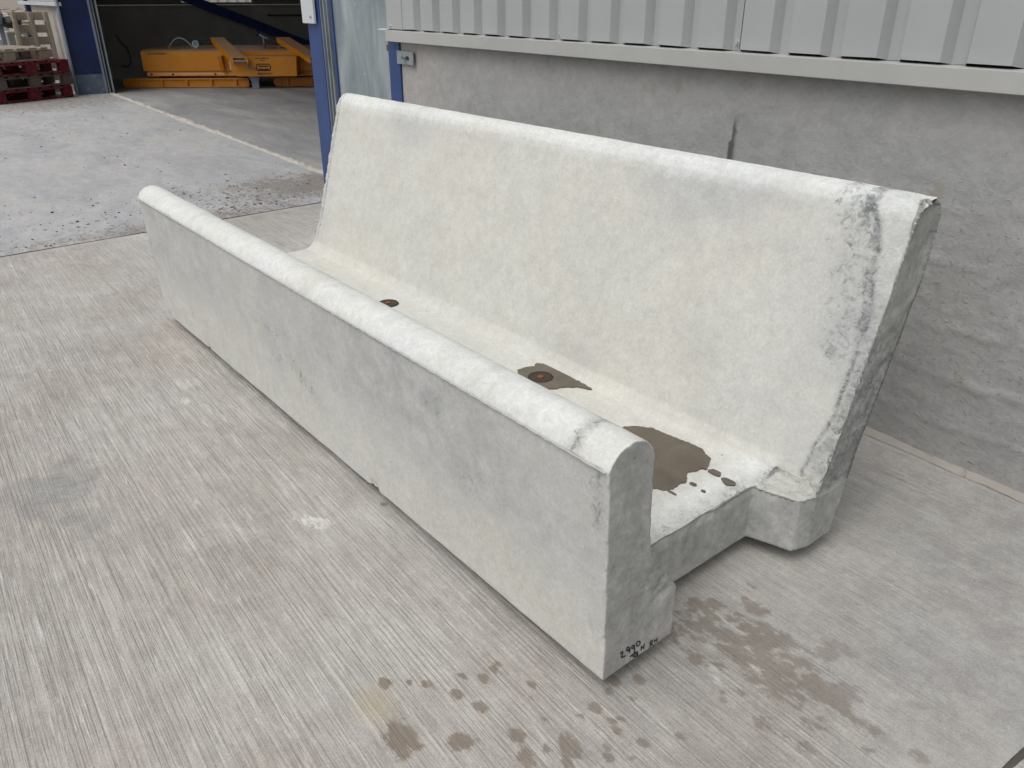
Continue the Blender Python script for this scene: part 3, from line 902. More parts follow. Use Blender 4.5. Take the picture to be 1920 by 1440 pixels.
# lifting sockets in the floor of the trough
FZ = .2245
def socket(x, y, wet):
    o = empty('lifting_socket', (x, y, FZ)); o.parent = trough
    bm = bmesh.new()
    seg = 32
    def ring(r, z): return [bm.verts.new((r * math.cos(2 * math.pi * k / seg), r * math.sin(2 * math.pi * k / seg), z)) for k in range(seg)]
    rs = [ring(.047, .0006), ring(.044, .0040), ring(.039, .0042), ring(.036, .0028)]
    for a, b in zip(rs, rs[1:]):
        for k in range(seg): bm.faces.new((a[k], a[(k + 1) % seg], b[(k + 1) % seg], b[k]))
    from_bm('rim', bm, M['dark'], o, True)
    bm = bmesh.new(); rs = [ring(.037, .0030), ring(.022, .0027)]
    seg = 32
    for k in range(seg): bm.faces.new((rs[0][k], rs[0][(k + 1) % seg], rs[1][(k + 1) % seg], rs[1][k]))
    bm.faces.new(rs[1])
    from_bm('recess', bm, M['decal'], o, True)
    bm = bmesh.new(); bmesh.ops.create_cone(bm, cap_ends=True, segments=20, radius1=.013, radius2=.010, depth=.004, matrix=Matrix.Translation((0, 0, .0045)))
    from_bm('plug', bm, M['rust'], o, True)
    return o
socket(-1.00, .686, True)
socket(-1.985, .660, False)

# ---- water on the trough floor
def blob(pts, rough=.004, sub=4, seed=0):
    r_ = random.Random(seed)
    n = len(pts); out = []
    for i in range(n):
        p0, p1, p2, p3 = pts[i - 1], pts[i], pts[(i + 1) % n], pts[(i + 2) % n]
        for k in range(sub):
            t = k / sub
            q = [.5 * ((2 * p1[a]) + (-p0[a] + p2[a]) * t + (2 * p0[a] - 5 * p1[a] + 4 * p2[a] - p3[a]) * t * t + (-p0[a] + 3 * p1[a] - 3 * p2[a] + p3[a]) * t ** 3) for a in (0, 1)]
            out.append((q[0] + r_.uniform(-rough, rough), q[1] + r_.uniform(-rough, rough)))
    return out
ct, st_ = math.cos(TY), math.sin(TY)
body = [c for c in trough.children if c.name.startswith('body')][0]
from mathutils.bvhtree import BVHTree
BV = BVHTree.FromPolygons([v.co for v in body.data.vertices], [p.vertices[:] for p in body.data.polygons])
def floor_z(x, y):
    h = BV.ray_cast(Vector((x, y, .5)), Vector((0, 0, -1)))
    return h[0].z if h[0] else FZ
def puddle(pts, label, seed, rough=.003, group=None, level=None):
    out = blob(pts, rough, 4, seed)
    bm = bmesh.new()
    top = [bm.verts.new((x, y, FZ + .0022)) for x, y in out]
    bot = [bm.verts.new((x, y, FZ - .006)) for x, y in out]
    n = len(out)
    f = bm.faces.new(top)
    for k in range(n): bm.faces.new((top[k], bot[k], bot[(k + 1) % n], top[(k + 1) % n]))
    bmesh.ops.triangulate(bm, faces=[f])
    for v in bm.verts:
        x, y = v.co.x, v.co.y
        v.co.x, v.co.y = x * ct - y * st_, x * st_ + y * ct
    o = from_bm('puddle', bm, M['water'], None, False)
    for f in o.data.polygons: pass
    tag(o, label, 'puddle', group)
    return o
big = [(-0.564, 0.653), (-0.536, 0.693), (-0.5, 0.715), (-0.461, 0.72), (-0.414, 0.727), (-0.377, 0.732), (-0.334, 0.734), (-0.318, 0.732), (-0.3, 0.718), (-0.281, 0.714), (-0.264, 0.688), (-0.252, 0.667), (-0.249, 0.652), (-0.258, 0.646), (-0.259, 0.623), (-0.265, 0.614), (-0.268, 0.602), (-0.252, 0.575), (-0.24, 0.56), (-0.244, 0.538), (-0.242, 0.503), (-0.252, 0.478), (-0.278, 0.463), (-0.321, 0.435), (-0.396, 0.429), (-0.496, 0.468), (-0.564, 0.579)]
small = [(-1.088, 0.652), (-1.098, 0.698), (-1.085, 0.731), (-1.098, 0.752), (-1.077, 0.768), (-1.05, 0.772), (-1.02, 0.776), (-0.985, 0.773), (-0.965, 0.776), (-0.926, 0.769), (-0.876, 0.768), (-0.831, 0.765), (-0.814, 0.756), (-0.838, 0.742), (-0.861, 0.735), (-0.887, 0.701), (-0.902, 0.664), (-0.928, 0.638), (-1.004, 0.621)]
puddle(big, 'large brown puddle on the trough floor near the open end', 1)
puddle(small, 'smaller brown puddle around the round fitting in the trough floor', 2)
drops = [((-0.221, 0.659), .017, 'small drop of brown water touching the rim of the large puddle'),
         ((-0.166, 0.649), .018, 'lone brown water drop nearest the sloping back at the open end'),
         ((-0.222, 0.565), .009, 'round brown drop just in front of the large puddle'),
         ((-0.182, 0.559), .006, 'tiniest brown drop, nearest the open end of the trough floor'),
         ((-0.232, 0.487), .010, 'short brown streak of water below the large puddle')]
for i, ((x, y), r, lb) in enumerate(drops):
    k = 12
    rr = random.Random(40 + i)
    el = (1.3, .8) if i != 4 else (1.6, .45)
    puddle([(x + r * el[0] * math.cos(6.283 * a / k) * rr.uniform(.8, 1.15), y + r * el[1] * math.sin(6.283 * a / k) * rr.uniform(.8, 1.15)) for a in range(k)], lb, i + 9, .0004, 'drops of water on the trough floor')

# timber bearers under the trough
for bx in (-.75, -2.3):
    o = box_obj('timber_bearer', (bx - .05, .10, 0.002), (bx + .05, .82, .0435), M['wood_grey'], None, .004)
    o.location = (0, 0, 0); o.rotation_euler = (0, 0, TY)
    tag(o, 'dark timber bearer under the trough, %s' % ('towards its open end' if bx > -1 else 'towards its far end'), 'timber')

# ================================================================== SHED
shed = empty('industrial_shed', (-4.6, W, 0))
tag(shed, 'large grey clad industrial shed with blue steel frame and open doorway', 'shed')
SH = Vector((-4.6, W, 0))
def part(o, parent=None):
    """parent a world-space part to the shed (or a part of it)"""
    o.parent = parent or shed
    o.matrix_parent_inverse = Matrix.Translation(-SH) if parent is None else Matrix.Identity(4)
    return o
def sbox(name, a, b, mat, bev=0.0): return part(box_obj(name, a, b, mat, None, bev))

# trowelled concrete wall panels, right of the doorway
def wall_panel(x0, x1, seed):
    nx_, nz_ = int((x1 - x0) / .012), 100
    def fn(U, V):
        P = np.stack([U, V * 0, V], 1)
        d = fbm(P * [.7, 1, 1.6], 7, 5, seed) * .0024
        d += np.clip(fbm(P * [1.2, 1, 1.9], 22, 3, seed + 3) - .15, 0, 1) * .007 * sstep(1.1, .6, V)
        ln = fbm(P * [.7, 1, .0], 2, 3, seed + 5) * .05
        for zz in (.86, .70, .50, .33, .17):
            q = V - zz - ln + fbm(P, 9, 2, seed + 8) * .012
            d += np.exp(-(q / .012) ** 2) * .0045 * (0.5 + fbm(P, 5, 2, seed + 4)) * sstep(-1.7, -.6, U)
        return np.stack([U, W - np.maximum(d, -.004), V], 1)
    me = grid_mesh('wall_panel', np.linspace(x0, x1, nx_), np.linspace(-.02, 1.25, nz_), fn)
    P = get_co(me); x, z = P[:, 0], P[:, 2]
    Q = P * [1, 0, 1]
    add_attr(me, 'warm', np.clip(sstep(-2.9, -3.5, x) * .8 + sstep(.95, 1.2, z) * .45 * (0.7 + fbm(Q, 2, 3, 6)), 0, 1))
    d = x + 1.075 + (z - .95) * -.03
    s = np.where(d > -.008, np.exp(-(np.maximum(d, 0) / .022) ** 2), 0) * sstep(1.10, .95, z) * sstep(.6, .88, z + .05)
    s = np.maximum(s, np.exp(-((x + 1.02) / .05) ** 2 - ((z - 1.0) / .06) ** 2) * .35)
    s = np.maximum(s, spots(Q[:, [0, 2, 1]], [(-.92, 1.12, .012)], 3) * .3)
    add_attr(me, 'smear', s)
    o = part(mesh_obj('wall_panel', me, M['wall']))
    return o
wall_panel(-3.585, 6.0, 100)
sbox('wall_core', (-3.585, W + .012, -.1), (6.0, W + .15, 1.24), M['wall'])

# base flashing (drip) in two lengths
def flashing(x0, x1, dy=0.0):
    prof = [(1.66 - dy, 1.2535), (1.573 - dy, 1.2505), (1.560 - dy, 1.249), (1.560 - dy, 1.193), (1.565 - dy, 1.190), (1.5655 - dy, 1.246), (1.66 - dy, 1.2495)]
    bm = bmesh.new(); add_prism(bm, prof, 'x', x0, x1)
    return part(from_bm('base_flashing', bm, M['flash']))
flashing(-3.665, -2.30)
flashing(-2.325, 6.0, .0025)
bm = bmesh.new(); add_prism(bm, [(1.56, 1.251), (1.60, 1.256), (1.60, 1.2585), (1.56, 1.254)], 'x', -3.76, -3.668)
part(from_bm('flashing_tail', bm, M['white']))

# trapezoidal cladding sheets
YP, YR = 1.598, 1.634
PITCH = .2032
def cladding(x0, n, ztop=6.0, y_off=0.0):
    pr = []
    for i in range(n):
        a = x0 + i * PITCH
        pr += [(a + .004, YP), (a + .128, YP), (a + .147, YR), (a + .189, YR)]
    pr += [(x0 + n * PITCH - .001, YP + .004)]
    pr[0] = (x0 + .0015, YP)
    front = [(p[0], p[1] - y_off) for p in pr]
    bm = bmesh.new()
    th = .0012
    f0 = [bm.verts.new((x, y, (1.2600 if y < YP + .01 else 1.2535) + rnd.uniform(-.0012, .0012))) for x, y in front]
    f1 = [bm.verts.new((x, y, ztop)) for x, y in front]
    b0 = [bm.verts.new((x, y + th, v.co.z)) for (x, y), v in zip(front, f0)]
    b1 = [bm.verts.new((x, y + th, ztop)) for x, y in front]
    for i in range(len(front) - 1):
        bm.faces.new((f0[i], f0[i + 1], f1[i + 1], f1[i]))
        bm.faces.new((b0[i + 1], b0[i], b1[i], b1[i + 1]))
        bm.faces.new((f0[i + 1], f0[i], b0[i], b0[i + 1]))
    bm.faces.new((f0[0], f1[0], b1[0], b0[0])); bm.faces.new((f1[-1], f0[-1], b0[-1], b1[-1]))
    o = part(from_bm('cladding_sheet', bm, M['clad']))
    return o
cladding(-3.518, 12)
cladding(-3.518 + 12 * PITCH + .004, 12)
cladding(-3.518 + 24 * PITCH + .008, 12)
# dark liner behind the sheets
sbox('liner', (-3.70, 1.66, 1.262), (6.0, 1.70, 6.0), M['intclad'])
# corner trim
sbox('corner_trim', (-3.705, 1.5955, 1.256), (-3.521, 1.640, 6.0), M['clad'], .003)

def screw(x, y, z, r=.011, mat='bolt'):
    o = empty('screw', (0, 0, 0)); o.location = Vector((x, y, z)); part(o); o.location = Vector((x, y, z))
    bm = bmesh.new()
    bmesh.ops.create_cone(bm, cap_ends=True, segments=16, radius1=r * 1.35, radius2=r * 1.15, depth=.003, matrix=Matrix.Rotation(math.pi / 2, 4, 'X'))
    w1 = from_bm('washer', bm, M['flash'], o)
    bm = bmesh.new()
    bmesh.ops.create_cone(bm, cap_ends=True, segments=6, radius1=r * .75, radius2=r * .65, depth=.007, matrix=Matrix.Translation((0, -.0045, 0)) @ Matrix.Rotation(math.pi / 2, 4, 'X'))
    from_bm('head', bm, M[mat], o)
    return o
for i in range(1, 8):
    xx = -3.518 + .168 + PITCH * (5 * i - 4) if i > 0 else 0
    screw(xx, YR - .002, 1.276 + .004 * (i % 2), .0095, 'clad')
screw(-3.66, 1.594, 1.272, .009, 'clad')

# blue column strip beside the wall panel, bracket plate and bolt
sbox('column_flange', (-3.722, 1.604, -.02), (-3.588, 1.624, 1.262), M['blue'], .002)
sbox('column_web', (-3.665, 1.627, -.02), (-3.645, 1.80, 6.0), M['blue'])
br = sbox('bracket_plate', (-3.600, 1.592, 1.068), (-3.412, 1.6005, 1.142), M['galv'], .001)
def bolt(x, y, z, parent):
    bm = bmesh.new()
    bmesh.ops.create_cone(bm, cap_ends=True, segments=6, radius1=.0155, radius2=.0155, depth=.012, matrix=Matrix.Translation((x, y - .006, z)) @ Matrix.Rotation(math.pi / 2, 4, 'X'))
    bmesh.ops.create_cone(bm, cap_ends=True, segments=14, radius1=.009, radius2=.008, depth=.03, matrix=Matrix.Translation((x + .0, y - .018, z)) @ Matrix.Rotation(math.pi / 2, 4, 'X'))
    o = from_bm('bolt', bm, M['bolt'], parent)
bolt(-3.495, 1.592, 1.108, br)
bm = bmesh.new(); bmesh.ops.create_cone(bm, cap_ends=True, segments=16, radius1=.012, radius2=.012, depth=.001, matrix=Matrix.Translation((-3.468, 1.5912, 1.104)) @ Matrix.Rotation(math.pi / 2, 4, 'X'))
from_bm('slot', bm, M['dark'], br)

# galvanised door leaf / jamb lining
sbox('galvanised_panel', (-4.515, 1.640, -.02), (-3.724, 1.652, 6.0), M['galv'], .001)
g = sbox('small_clip', (-3.785, 1.628, 1.130), (-3.765, 1.639, 1.165), M['rust'])
# blue door post: I section seen flange-on, with guide channels
sbox('door_post', (-4.865, 1.600, -.02), (-4.655, 1.618, 4.3), M['blue'], .002)
sbox('door_post_web', (-4.77, 1.619, -.02), (-4.755, 1.86, 4.3), M['blue'])
sbox('door_post_flange', (-4.865, 1.862, -.02), (-4.655, 1.88, 4.3), M['blue'])
for i, xx in enumerate((-4.652, -4.615, -4.575)):
    sbox('guide_channel', (xx, 1.606 + .006 * i, -.02), (xx + (.010, .012, .010)[i], 1.64, 4.3), M[('flange', 'galv', 'galv')[i]])
sbox('guide_recess', (-4.652, 1.660, -.02), (-4.515, 1.672, 4.3), M['intclad'])
sbox('guide_lip', (-4.545, 1.628, -.02), (-4.517, 1.638, 4.3), M['blue'])
wp = sbox('cover_plate', (-4.885, 1.572, 1.262), (-4.690, 1.590, 2.9), M['white'], .002)
screw(-4.735, 1.570, 1.305, .009)

# far door column: web faces the doorway
sbox('door_column_web', (-13.99, 1.575, .302), (-13.965, 2.00, 4.4), M['blue_dusty'])
sbox('door_column_foot', (-13.99, 1.575, -.02), (-13.966, 2.00, .300), M['rubbed'])
for yy in (1.545, 1.985):
    sbox('door_column_flange', (-14.06, yy, -.02), (-13.90, yy + .024, 4.4), M['flange'], .002)
sbox('guide_channel', (-14.04, 2.03, -.01), (-13.93, 2.05, 4.3), M['galv'])
sbox('guide_channel', (-14.04, 2.085, -.01), (-13.91, 2.105, 4.3), M['galv'])
sbox('guide_recess', (-14.06, 2.05, -.01), (-13.99, 2.10, 4.3), M['dark'])

# far bay of the front
sbox('wall_panel', (-16.78, 1.60, -.02), (-14.07, 1.74, 1.29), M['mortar'])
sbox('corner_column', (-16.97, 1.53, -.02), (-16.78, 1.74, 6.0), M['blue_dusty'], .003)
sbox('base_flashing', (-17.6, 1.52, 1.290), (-13.92, 1.61, 1.345), M['white'], .002)
bm = bmesh.new()
for i in range(16):
    add_prism(bm, [(-17.5 + i * PITCH, 1.57), (-17.37 + i * PITCH, 1.57), (-17.35 + i * PITCH, 1.60), (-17.30 + i * PITCH, 1.60), (-17.30 + i * PITCH, 1.61), (-17.5 + i * PITCH, 1.61)], 'z', 1.35, 6.0)
part(from_bm('far_cladding', bm, M['clad']))

# header over the doorway, roof, remaining walls
sbox('door_header', (-14.1, 1.60, 3.9), (-3.70, 1.80, 6.0), M['clad'])
sbox('roof', (-17.6, 1.4, 6.0), (6.2, 20.2, 6.12), M['intclad'])
sbox('rear_wall', (-17.3, 19.9, -.1), (6.1, 20.1, 6.0), M['intclad'])
sbox('side_wall', (6.0, 1.62, -.1), (6.15, 20.1, 6.0), M['intclad'])
sbox('inner_liner', (-17.2, 1.76, 1.3), (-14.07, 1.80, 6.0), M['intclad'])
# gable wall, far side
sbox('gable_panel', (-17.38, 1.75, -.1), (-17.2, 19.9, 1.235), M['intwall'])
sbox('gable_rail', (-17.22, 1.75, 1.236), (-17.14, 19.9, 1.268), M['intwall'])
WY0, WY1, WZ0 = 4.40, 5.87, 1.312
sbox('gable_cladding', (-17.36, 1.75, 1.27), (-17.30, WY0, 6.0), M['intclad'])
sbox('gable_cladding', (-17.36, WY1, 1.27), (-17.30, 19.9, 6.0), M['intclad'])
sbox('gable_cladding', (-17.36, WY0, 2.6), (-17.30, WY1, 6.0), M['intclad'])
sbox('gable_cladding', (-17.36, WY0, 1.27), (-17.30, WY1, WZ0), M['intclad'])
for yy in np.arange(6.0, 9.0, PITCH):
    sbox('cladding_rib', (-17.299, yy, 1.27), (-17.27, yy + .07, 6.0), M['intclad'])
sbox('window_frame', (-17.298, WY1 - .015, WZ0), (-17.24, WY1 + .02, 2.6), M['mortar'])
bm = bmesh.new()
n = 0; yy = WY0
vs_ = []
while yy < WY1 - .02:
    for a, b in ((0, -17.33), (.12, -17.33), (.14, -17.295), (.19, -17.295)):
        if yy + a < WY1 - .015: vs_.append((b, yy + a))
    yy += .203
f0 = [bm.verts.new((x, y, WZ0)) for x, y in vs_]; f1 = [bm.verts.new((x, y, 2.6)) for x, y in vs_]
for i in range(len(vs_) - 1): bm.faces.new((f0[i], f0[i + 1], f1[i + 1], f1[i]))
part(from_bm('window_pane', bm, M['trans']))
# diagonal brace on the gable
def beam(name, a, b, wd, dp, mat):
    a, b = Vector(a), Vector(b); d = (b - a); L = d.length
    q = d.to_track_quat('X', 'Z').to_matrix().to_4x4()
    bm = bmesh.new()
    add_box(bm, (0, -dp / 2, -wd / 2), (L, dp / 2, wd / 2), .004, Matrix.Translation(a) @ q)
    return from_bm(name, bm, mat)
part(beam('diagonal_brace', (-17.0, 3.2, 1.86), (-17.0, 7.6, .19), .17, .10, M['blue']))
part(beam('dark_rail', (-17.12, 6.1, 1.06), (-17.12, 8.2, 1.045), .025, .03, M['dark']))
for xx in (-10.3, -4.5):
    sbox('rear_column', (xx, 19.5, 0), (xx + .2, 19.88, 6.0), M['blue'])
# cable on the gable wall just inside the doorway
bm = bmesh.new()
add_tube(bm, [(-16.9, 2.95, .75), (-16.9, 3.03, .60), (-16.9, 3.10, .52), (-16.9, 3.13, .40), (-16.9, 3.12, .25), (-16.9, 3.05, .17), (-16.9, 2.95, .20)], .012, 6)
part(from_bm('cable', bm, M['dark'], None, True))

# ================================================================== YELLOW VACUUM LIFTER inside
mu = Vector((.553, .833, 0)); mv = Vector((-.833, .553, 0)); MO = Vector((-14.705, 2.407, 0))
lifter = empty('lifting_machine', MO, math.atan2(mu.y, mu.x))
tag(lifter, 'orange lifting attachment with two open ended box arms on the shed floor', 'machine')
def lb(name, a, b, mat='orange', bev=.004, parent=None): return box_obj(name, a, b, M[mat], parent or lifter, bev)
# upper body, front face at v=.05
bm = bmesh.new()
add_prism(bm, [(.04, .27), (.04, .575), (.10, .60), (1.05, .625), (1.15, .55), (1.15, .27)], 'x', .40, 4.1)
body_l = from_bm('body', bm, M['orange'], lifter)
bm = bmesh.new()
add_prism(bm, [(.07, .255), (.04, .20), (.04, .185), (.10, .185), (.10, .268), (.07, .268)], 'x', .44, 4.05)
lip = from_bm('lower_flange', bm, M['orange'], lifter)
for ux in (.52, .88, 1.60, 2.3):
    bm = bmesh.new(); bmesh.ops.create_cone(bm, cap_ends=True, segments=12, radius1=.017, radius2=.017, depth=.006, matrix=Matrix.Translation((ux, .040, .215)) @ Matrix.Rotation(math.pi / 2, 4, 'X'))
    from_bm('bolt_hole', bm, M['dark'], lip)
# printed text on the body (illegible lines)
def text_lines(parent, u0, u1, v, z0, z1, rows, seed):
    r_ = random.Random(seed); bm = bmesh.new()
    hh = (z1 - z0) / (rows * 1.45)
    for r in range(rows):
        zt = z1 - r * hh * 1.45; u = u0
        while u < u1:
            wd = hh * r_.uniform(.35, .75)
            if r_.random() > .12: add_box(bm, (u, v - .001, zt - hh), (min(u + wd, u1), v, zt))
            u += wd + hh * .22
    return from_bm('printed_text', bm, M['decal'], parent)
text_lines(body_l, .50, .83, .0385, .525, .558, 2, 3)
# struts (gussets) beside the tongue
bm = bmesh.new(); add_prism(bm, [(.04, .28), (.04, .52), (-.10, .50), (-.02, .28)], 'x', 1.72, 1.78)
from_bm('gusset', bm, M['orange'], lifter)
# central tongue box standing proud
bm = bmesh.new(); add_prism(bm, [(1.97, .30), (1.97, .50), (2.12, .52), (3.08, .515), (3.06, .205), (2.06, .205)], 'y', -.30, .04)
tongue = from_bm('front_box', bm, M['orange'], lifter)
box_obj('label_plate', (1.955, -.28, .30), (1.968, -.02, .44), M['white'], tongue)
text_lines(tongue, 2.40, 2.62, -.3015, .475, .498, 1, 5)
text_lines(tongue, 2.46, 2.56, -.3015, .445, .463, 1, 6)
text_lines(tongue, 2.40, 2.64, -.3015, .225, .262, 2, 8)
# rounded frame emblem
bm = bmesh.new()
def rr_path(u0, u1, z0, z1, r, n=5):
    out = []
    for cx, cz, a0 in ((u1 - r, z1 - r, 0), (u0 + r, z1 - r, 90), (u0 + r, z0 + r, 180), (u1 - r, z0 + r, 270)):
        for k in range(n + 1):
            a = math.radians(a0 + 90 * k / n); out.append((cx + r * math.cos(a), cz + r * math.sin(a)))
    return out
oa = rr_path(2.39, 2.64, .285, .405, .04); ia = rr_path(2.408, 2.622, .303, .387, .025)
va = [bm.verts.new((u, -.3020, z)) for u, z in oa]; vb = [bm.verts.new((u, -.3020, z)) for u, z in ia]
for i in range(len(oa)): bm.faces.new((va[i], va[(i + 1) % len(oa)], vb[(i + 1) % len(oa)], vb[i]))
add_box(bm, (2.43, -.3022, .352), (2.60, -.3012, .374)); add_box(bm, (2.425, -.3022, .296), (2.605, -.3012, .326))
em = from_bm('emblem', bm, M['decal'], tongue)
# fork skids underneath
def skid(u0, u1, v0):
    o = empty('fork_skid', (0, 0, 0)); o.parent = lifter
    bm = bmesh.new(); add_prism(bm, [(v0 + .03, .02), (v0 + .03, .13), (v0 + .22, .14), (v0 + .22, .02)], 'x', u0 + .08, u1)
    from_bm('channel', bm, M['orange'], o)
    box_obj('base_plate', (u0 + .04, v0 - .005, .004), (u1, v0 + .24, .026), M['orange'], o, .004)
    box_obj('top_plate', (u0 + .06, v0 + .0, .128), (u1, v0 + .22, .150), M['orange'], o, .004)
    bm = bmesh.new(); bmesh.ops.create_cone(bm, cap_ends=True, segments=16, radius1=.07, radius2=.07, depth=.20, matrix=Matrix.Translation((u0 + .08, v0 + .11, .077)) @ Matrix.Rotation(math.pi / 2, 4, 'X'))
    from_bm('roller_end', bm, M['orange'], o)
    x = u0 + .25
    while x < u1 - .02:
        box_obj('rib', (x, v0 - .008, .022), (x + .028, v0 + .03, .132), M['orange'], o, .003)
        x += .42
skid(0.0, 2.16, 0.0)
skid(2.55, 4.3, .10)
for (ux, vx) in ((.55, .3), (1.35, .3), (2.0, .3), (3.4, .3)):
    lb('foot_spacer', (ux, vx, .14), (ux + .35, vx + .5, .186), 'dark' if ux != 1.35 else 'orange')
bm = bmesh.new(); add_prism(bm, [(2.2, .205), (2.42, .205), (2.38, .12), (2.38, .0), (2.26, .0), (2.26, .12)], 'y', -.2, -.12)
from_bm('stand_leg', bm, M['flange'], lifter)
# box arms
def arm(u_front, u_back):
    o = empty('box_arm', (0, 0, 0)); o.parent = lifter
    a = Vector((u_front, -.40, .425)); b = Vector((u_back, .42, .70))
    d = b - a; L = d.length; e = d / L
    T = Matrix(((1, e.x, 0, a.x), (0, e.y, 0, a.y), (0, e.z, 1, a.z), (0, 0, 0, 1)))
    bm = bmesh.new(); wd, hh, th = .23, .085, .012
    for (x0, x1, z0, z1) in ((-wd / 2, wd / 2, hh - th, hh), (-wd / 2, wd / 2, 0, th), (-wd / 2, -wd / 2 + th, th, hh - th), (wd / 2 - th, wd / 2, th, hh - th)):
        add_box(bm, (x0, 0, z0), (x1, L, z1), 0, T)
    from_bm('tube', bm, M['orange'], o)
    for sx in (-wd / 2 - .012, wd / 2):
        bm = bmesh.new()
        pr = [(-.04, .0)] + [(-.04 + .02 * 0 - .035 * math.sin(math.radians(t)), .04 - .04 * math.cos(math.radians(t))) for t in range(20, 180, 20)] + [(-.04, .08), (.14, .084), (.14, .0)]
        add_prism(bm, pr, 'x', sx, sx + .012, T)
        from_bm('lug', bm, M['orange'], o)
    bm = bmesh.new(); bmesh.ops.create_cone(bm, cap_ends=True, segments=12, radius1=.016, radius2=.016, depth=wd + .05, matrix=T @ Matrix.Translation((0, -.035, .04)) @ Matrix.Rotation(math.pi / 2, 4, 'Y'))
    from_bm('pin', bm, M['flange'], o)
    box_obj('rubber_block', (u_back - .33, .40, .665), (u_back - .12, .52, .725), M['dark'], o, .003)
    bm = bmesh.new(); add_tube(bm, [(u_front + .12, -.34, .43), (u_front + .12, -.34, .36)], .012, 6); add_tube(bm, [(u_front + .06, -.34, .34), (u_front + .24, -.34, .335)], .008, 6)
    from_bm('hanging_hook', bm, M['flange'], o)
arm(2.15, 1.62)
arm(3.42, 2.75)
# hose loop, gauge, valve on top
bm = bmesh.new()
add_tube(bm, [(.72 + .42 * t, .55, .60 + .17 * math.sin(math.pi * t) ** .8) for t in [i / 14 for i in range(15)]], .012, 8)
from_bm('hose', bm, M['clear'], lifter, True)
gg = empty('gauge', (1.27, .30, .61)); gg.parent = lifter
bm = bmesh.new(); bmesh.ops.create_cone(bm, cap_ends=True, segments=24, radius1=.055, radius2=.055, depth=.04, matrix=Matrix.Translation((0, 0, .075)) @ Matrix.Rotation(math.pi / 2, 4, 'X')); add_tube(bm, [(0, 0, 0), (0, 0, .03)], .012, 8)
from_bm('casing', bm, M['white'], gg)
bm = bmesh.new(); bmesh.ops.create_cone(bm, cap_ends=True, segments=24, radius1=.042, radius2=.042, depth=.004, matrix=Matrix.Translation((0, -.0225, .08)) @ Matrix.Rotation(math.pi / 2, 4, 'X'))
from_bm('dial', bm, M['teal'], gg)
vl = empty('valve', (2.42, .40, .61)); vl.parent = lifter
bm = bmesh.new(); add_tube(bm, [(0, 0, 0), (0, 0, .17)], .016, 10); from_bm('stem', bm, M['flange'], vl, True)
bm = bmesh.new(); add_tube(bm, [(-.10, 0, .24), (.02, 0, .17), (.09, -.02, .155)], .019, 10); from_bm('handle', bm, M['flange'], vl, True)
bm = bmesh.new(); bmesh.ops.create_uvsphere(bm, u_segments=14, v_segments=8, radius=.045, matrix=Matrix.Translation((-.10, 0, .235)) @ Matrix.Diagonal((1, .7, 1, 1))); from_bm('knob', bm, M['dark'], vl, True)
bm = bmesh.new(); add_tube(bm, [(2.6, .5, .60), (2.7, .45, .64), (2.8, .4, .64), (2.9, .35, .60)], .010, 6); from_bm('hose', bm, M['clear'], lifter, True)

# ================================================================== PALLETS
pu = Vector((-.409, .913, 0))
PANG = math.atan2(pu.y, pu.x)
def make_pallet(mat_a, mat_b, h=.182):
    """local: x along the face seen (1.2), +y away; front face at y=0"""
    o = empty('pallet')
    ln, dp = 1.2, 1.0
    bh = h - .022 * 3
    bw = (.145, .16, .145)
    bx = (0, (ln - bw[1]) / 2, ln - bw[2])
    cache = {}
    def piece(name, a, b, mat):
        size = tuple(round(b[i] - a[i], 4) for i in range(3))
        key = (name, size, mat)
        if key not in cache:
            bm = bmesh.new(); add_box(bm, (0, 0, 0), size, .004)
            me = bpy.data.meshes.new(name); bm.to_mesh(me); bm.free(); me.materials.append(M[mat]); cache[key] = me
        p = bpy.data.objects.new(name, cache[key]); COL.objects.link(p); p.parent = o
        p.location = a; p.rotation_euler = (0, 0, rnd.uniform(-.006, .006))
    for k, yy in enumerate((0, (dp - .1) / 2, dp - .1)):
        piece('bottom_board', (0, yy, 0), (ln, yy + .1, .022), mat_b if k == 0 else mat_a)
        for i, xx in enumerate(bx):
            piece('block', (xx, yy, .0225), (xx + bw[i], yy + .1, .0225 + bh), mat_a)
        piece('stringer_board', (0, yy, .023 + bh), (ln, yy + .1, .045 + bh), mat_b)
    ws = 7; bwid = .118
    for i in range(ws):
        xx = (ln - bwid) * i / (ws - 1)
        piece('deck_board', (xx, 0, .0455 + bh), (xx + bwid, dp, .0675 + bh), mat_b)
    return o
stack0 = Vector((-13.251, .385, .003))
spec = [('wood_red', 'wood_red', 'red painted pallet at the bottom of the stack by the blue column', 0.0, 0.0),
        ('wood_grey', 'wood_grey', 'dark grey wooden pallet second from the bottom of the stack', .07, .01),
        ('wood_red', 'wood_red', 'red painted pallet third up, beneath the bare wood pallet', .03, .0),
        ('wood', 'wood', 'bare pale wooden pallet on top of the red pallet stack', -.22, .03)]
PH = .1835
for i, (a, b, lb_, sh, back) in enumerate(spec):
    p = make_pallet(a, b)
    p.location = stack0 + pu * (sh - .02) + Vector((-.913, -.409, 0)) * back + Vector((0, 0, PH * i))
    p.rotation_euler = (0, 0, PANG + (.0, .02, -.01, .01)[i])
    tag(p, lb_, 'pallet', 'pallets stacked left of the doorway')
for i in range(3):  # unseen stack added so no bright ground shows through the front gaps
    p = make_pallet('wood_grey', 'wood_grey')
    p.location = stack0 + pu * .06 + Vector((-.913, -.409, 0)) * 1.06 + Vector((0, 0, PH * i)); p.rotation_euler = (0, 0, PANG - .03 * i)
    tag(p, ('lowest', 'middle', 'uppermost')[i] + ' dark pallet of the unseen stack added behind the red pallets to darken their gaps', 'pallet', 'unseen pallets added behind the red ones')
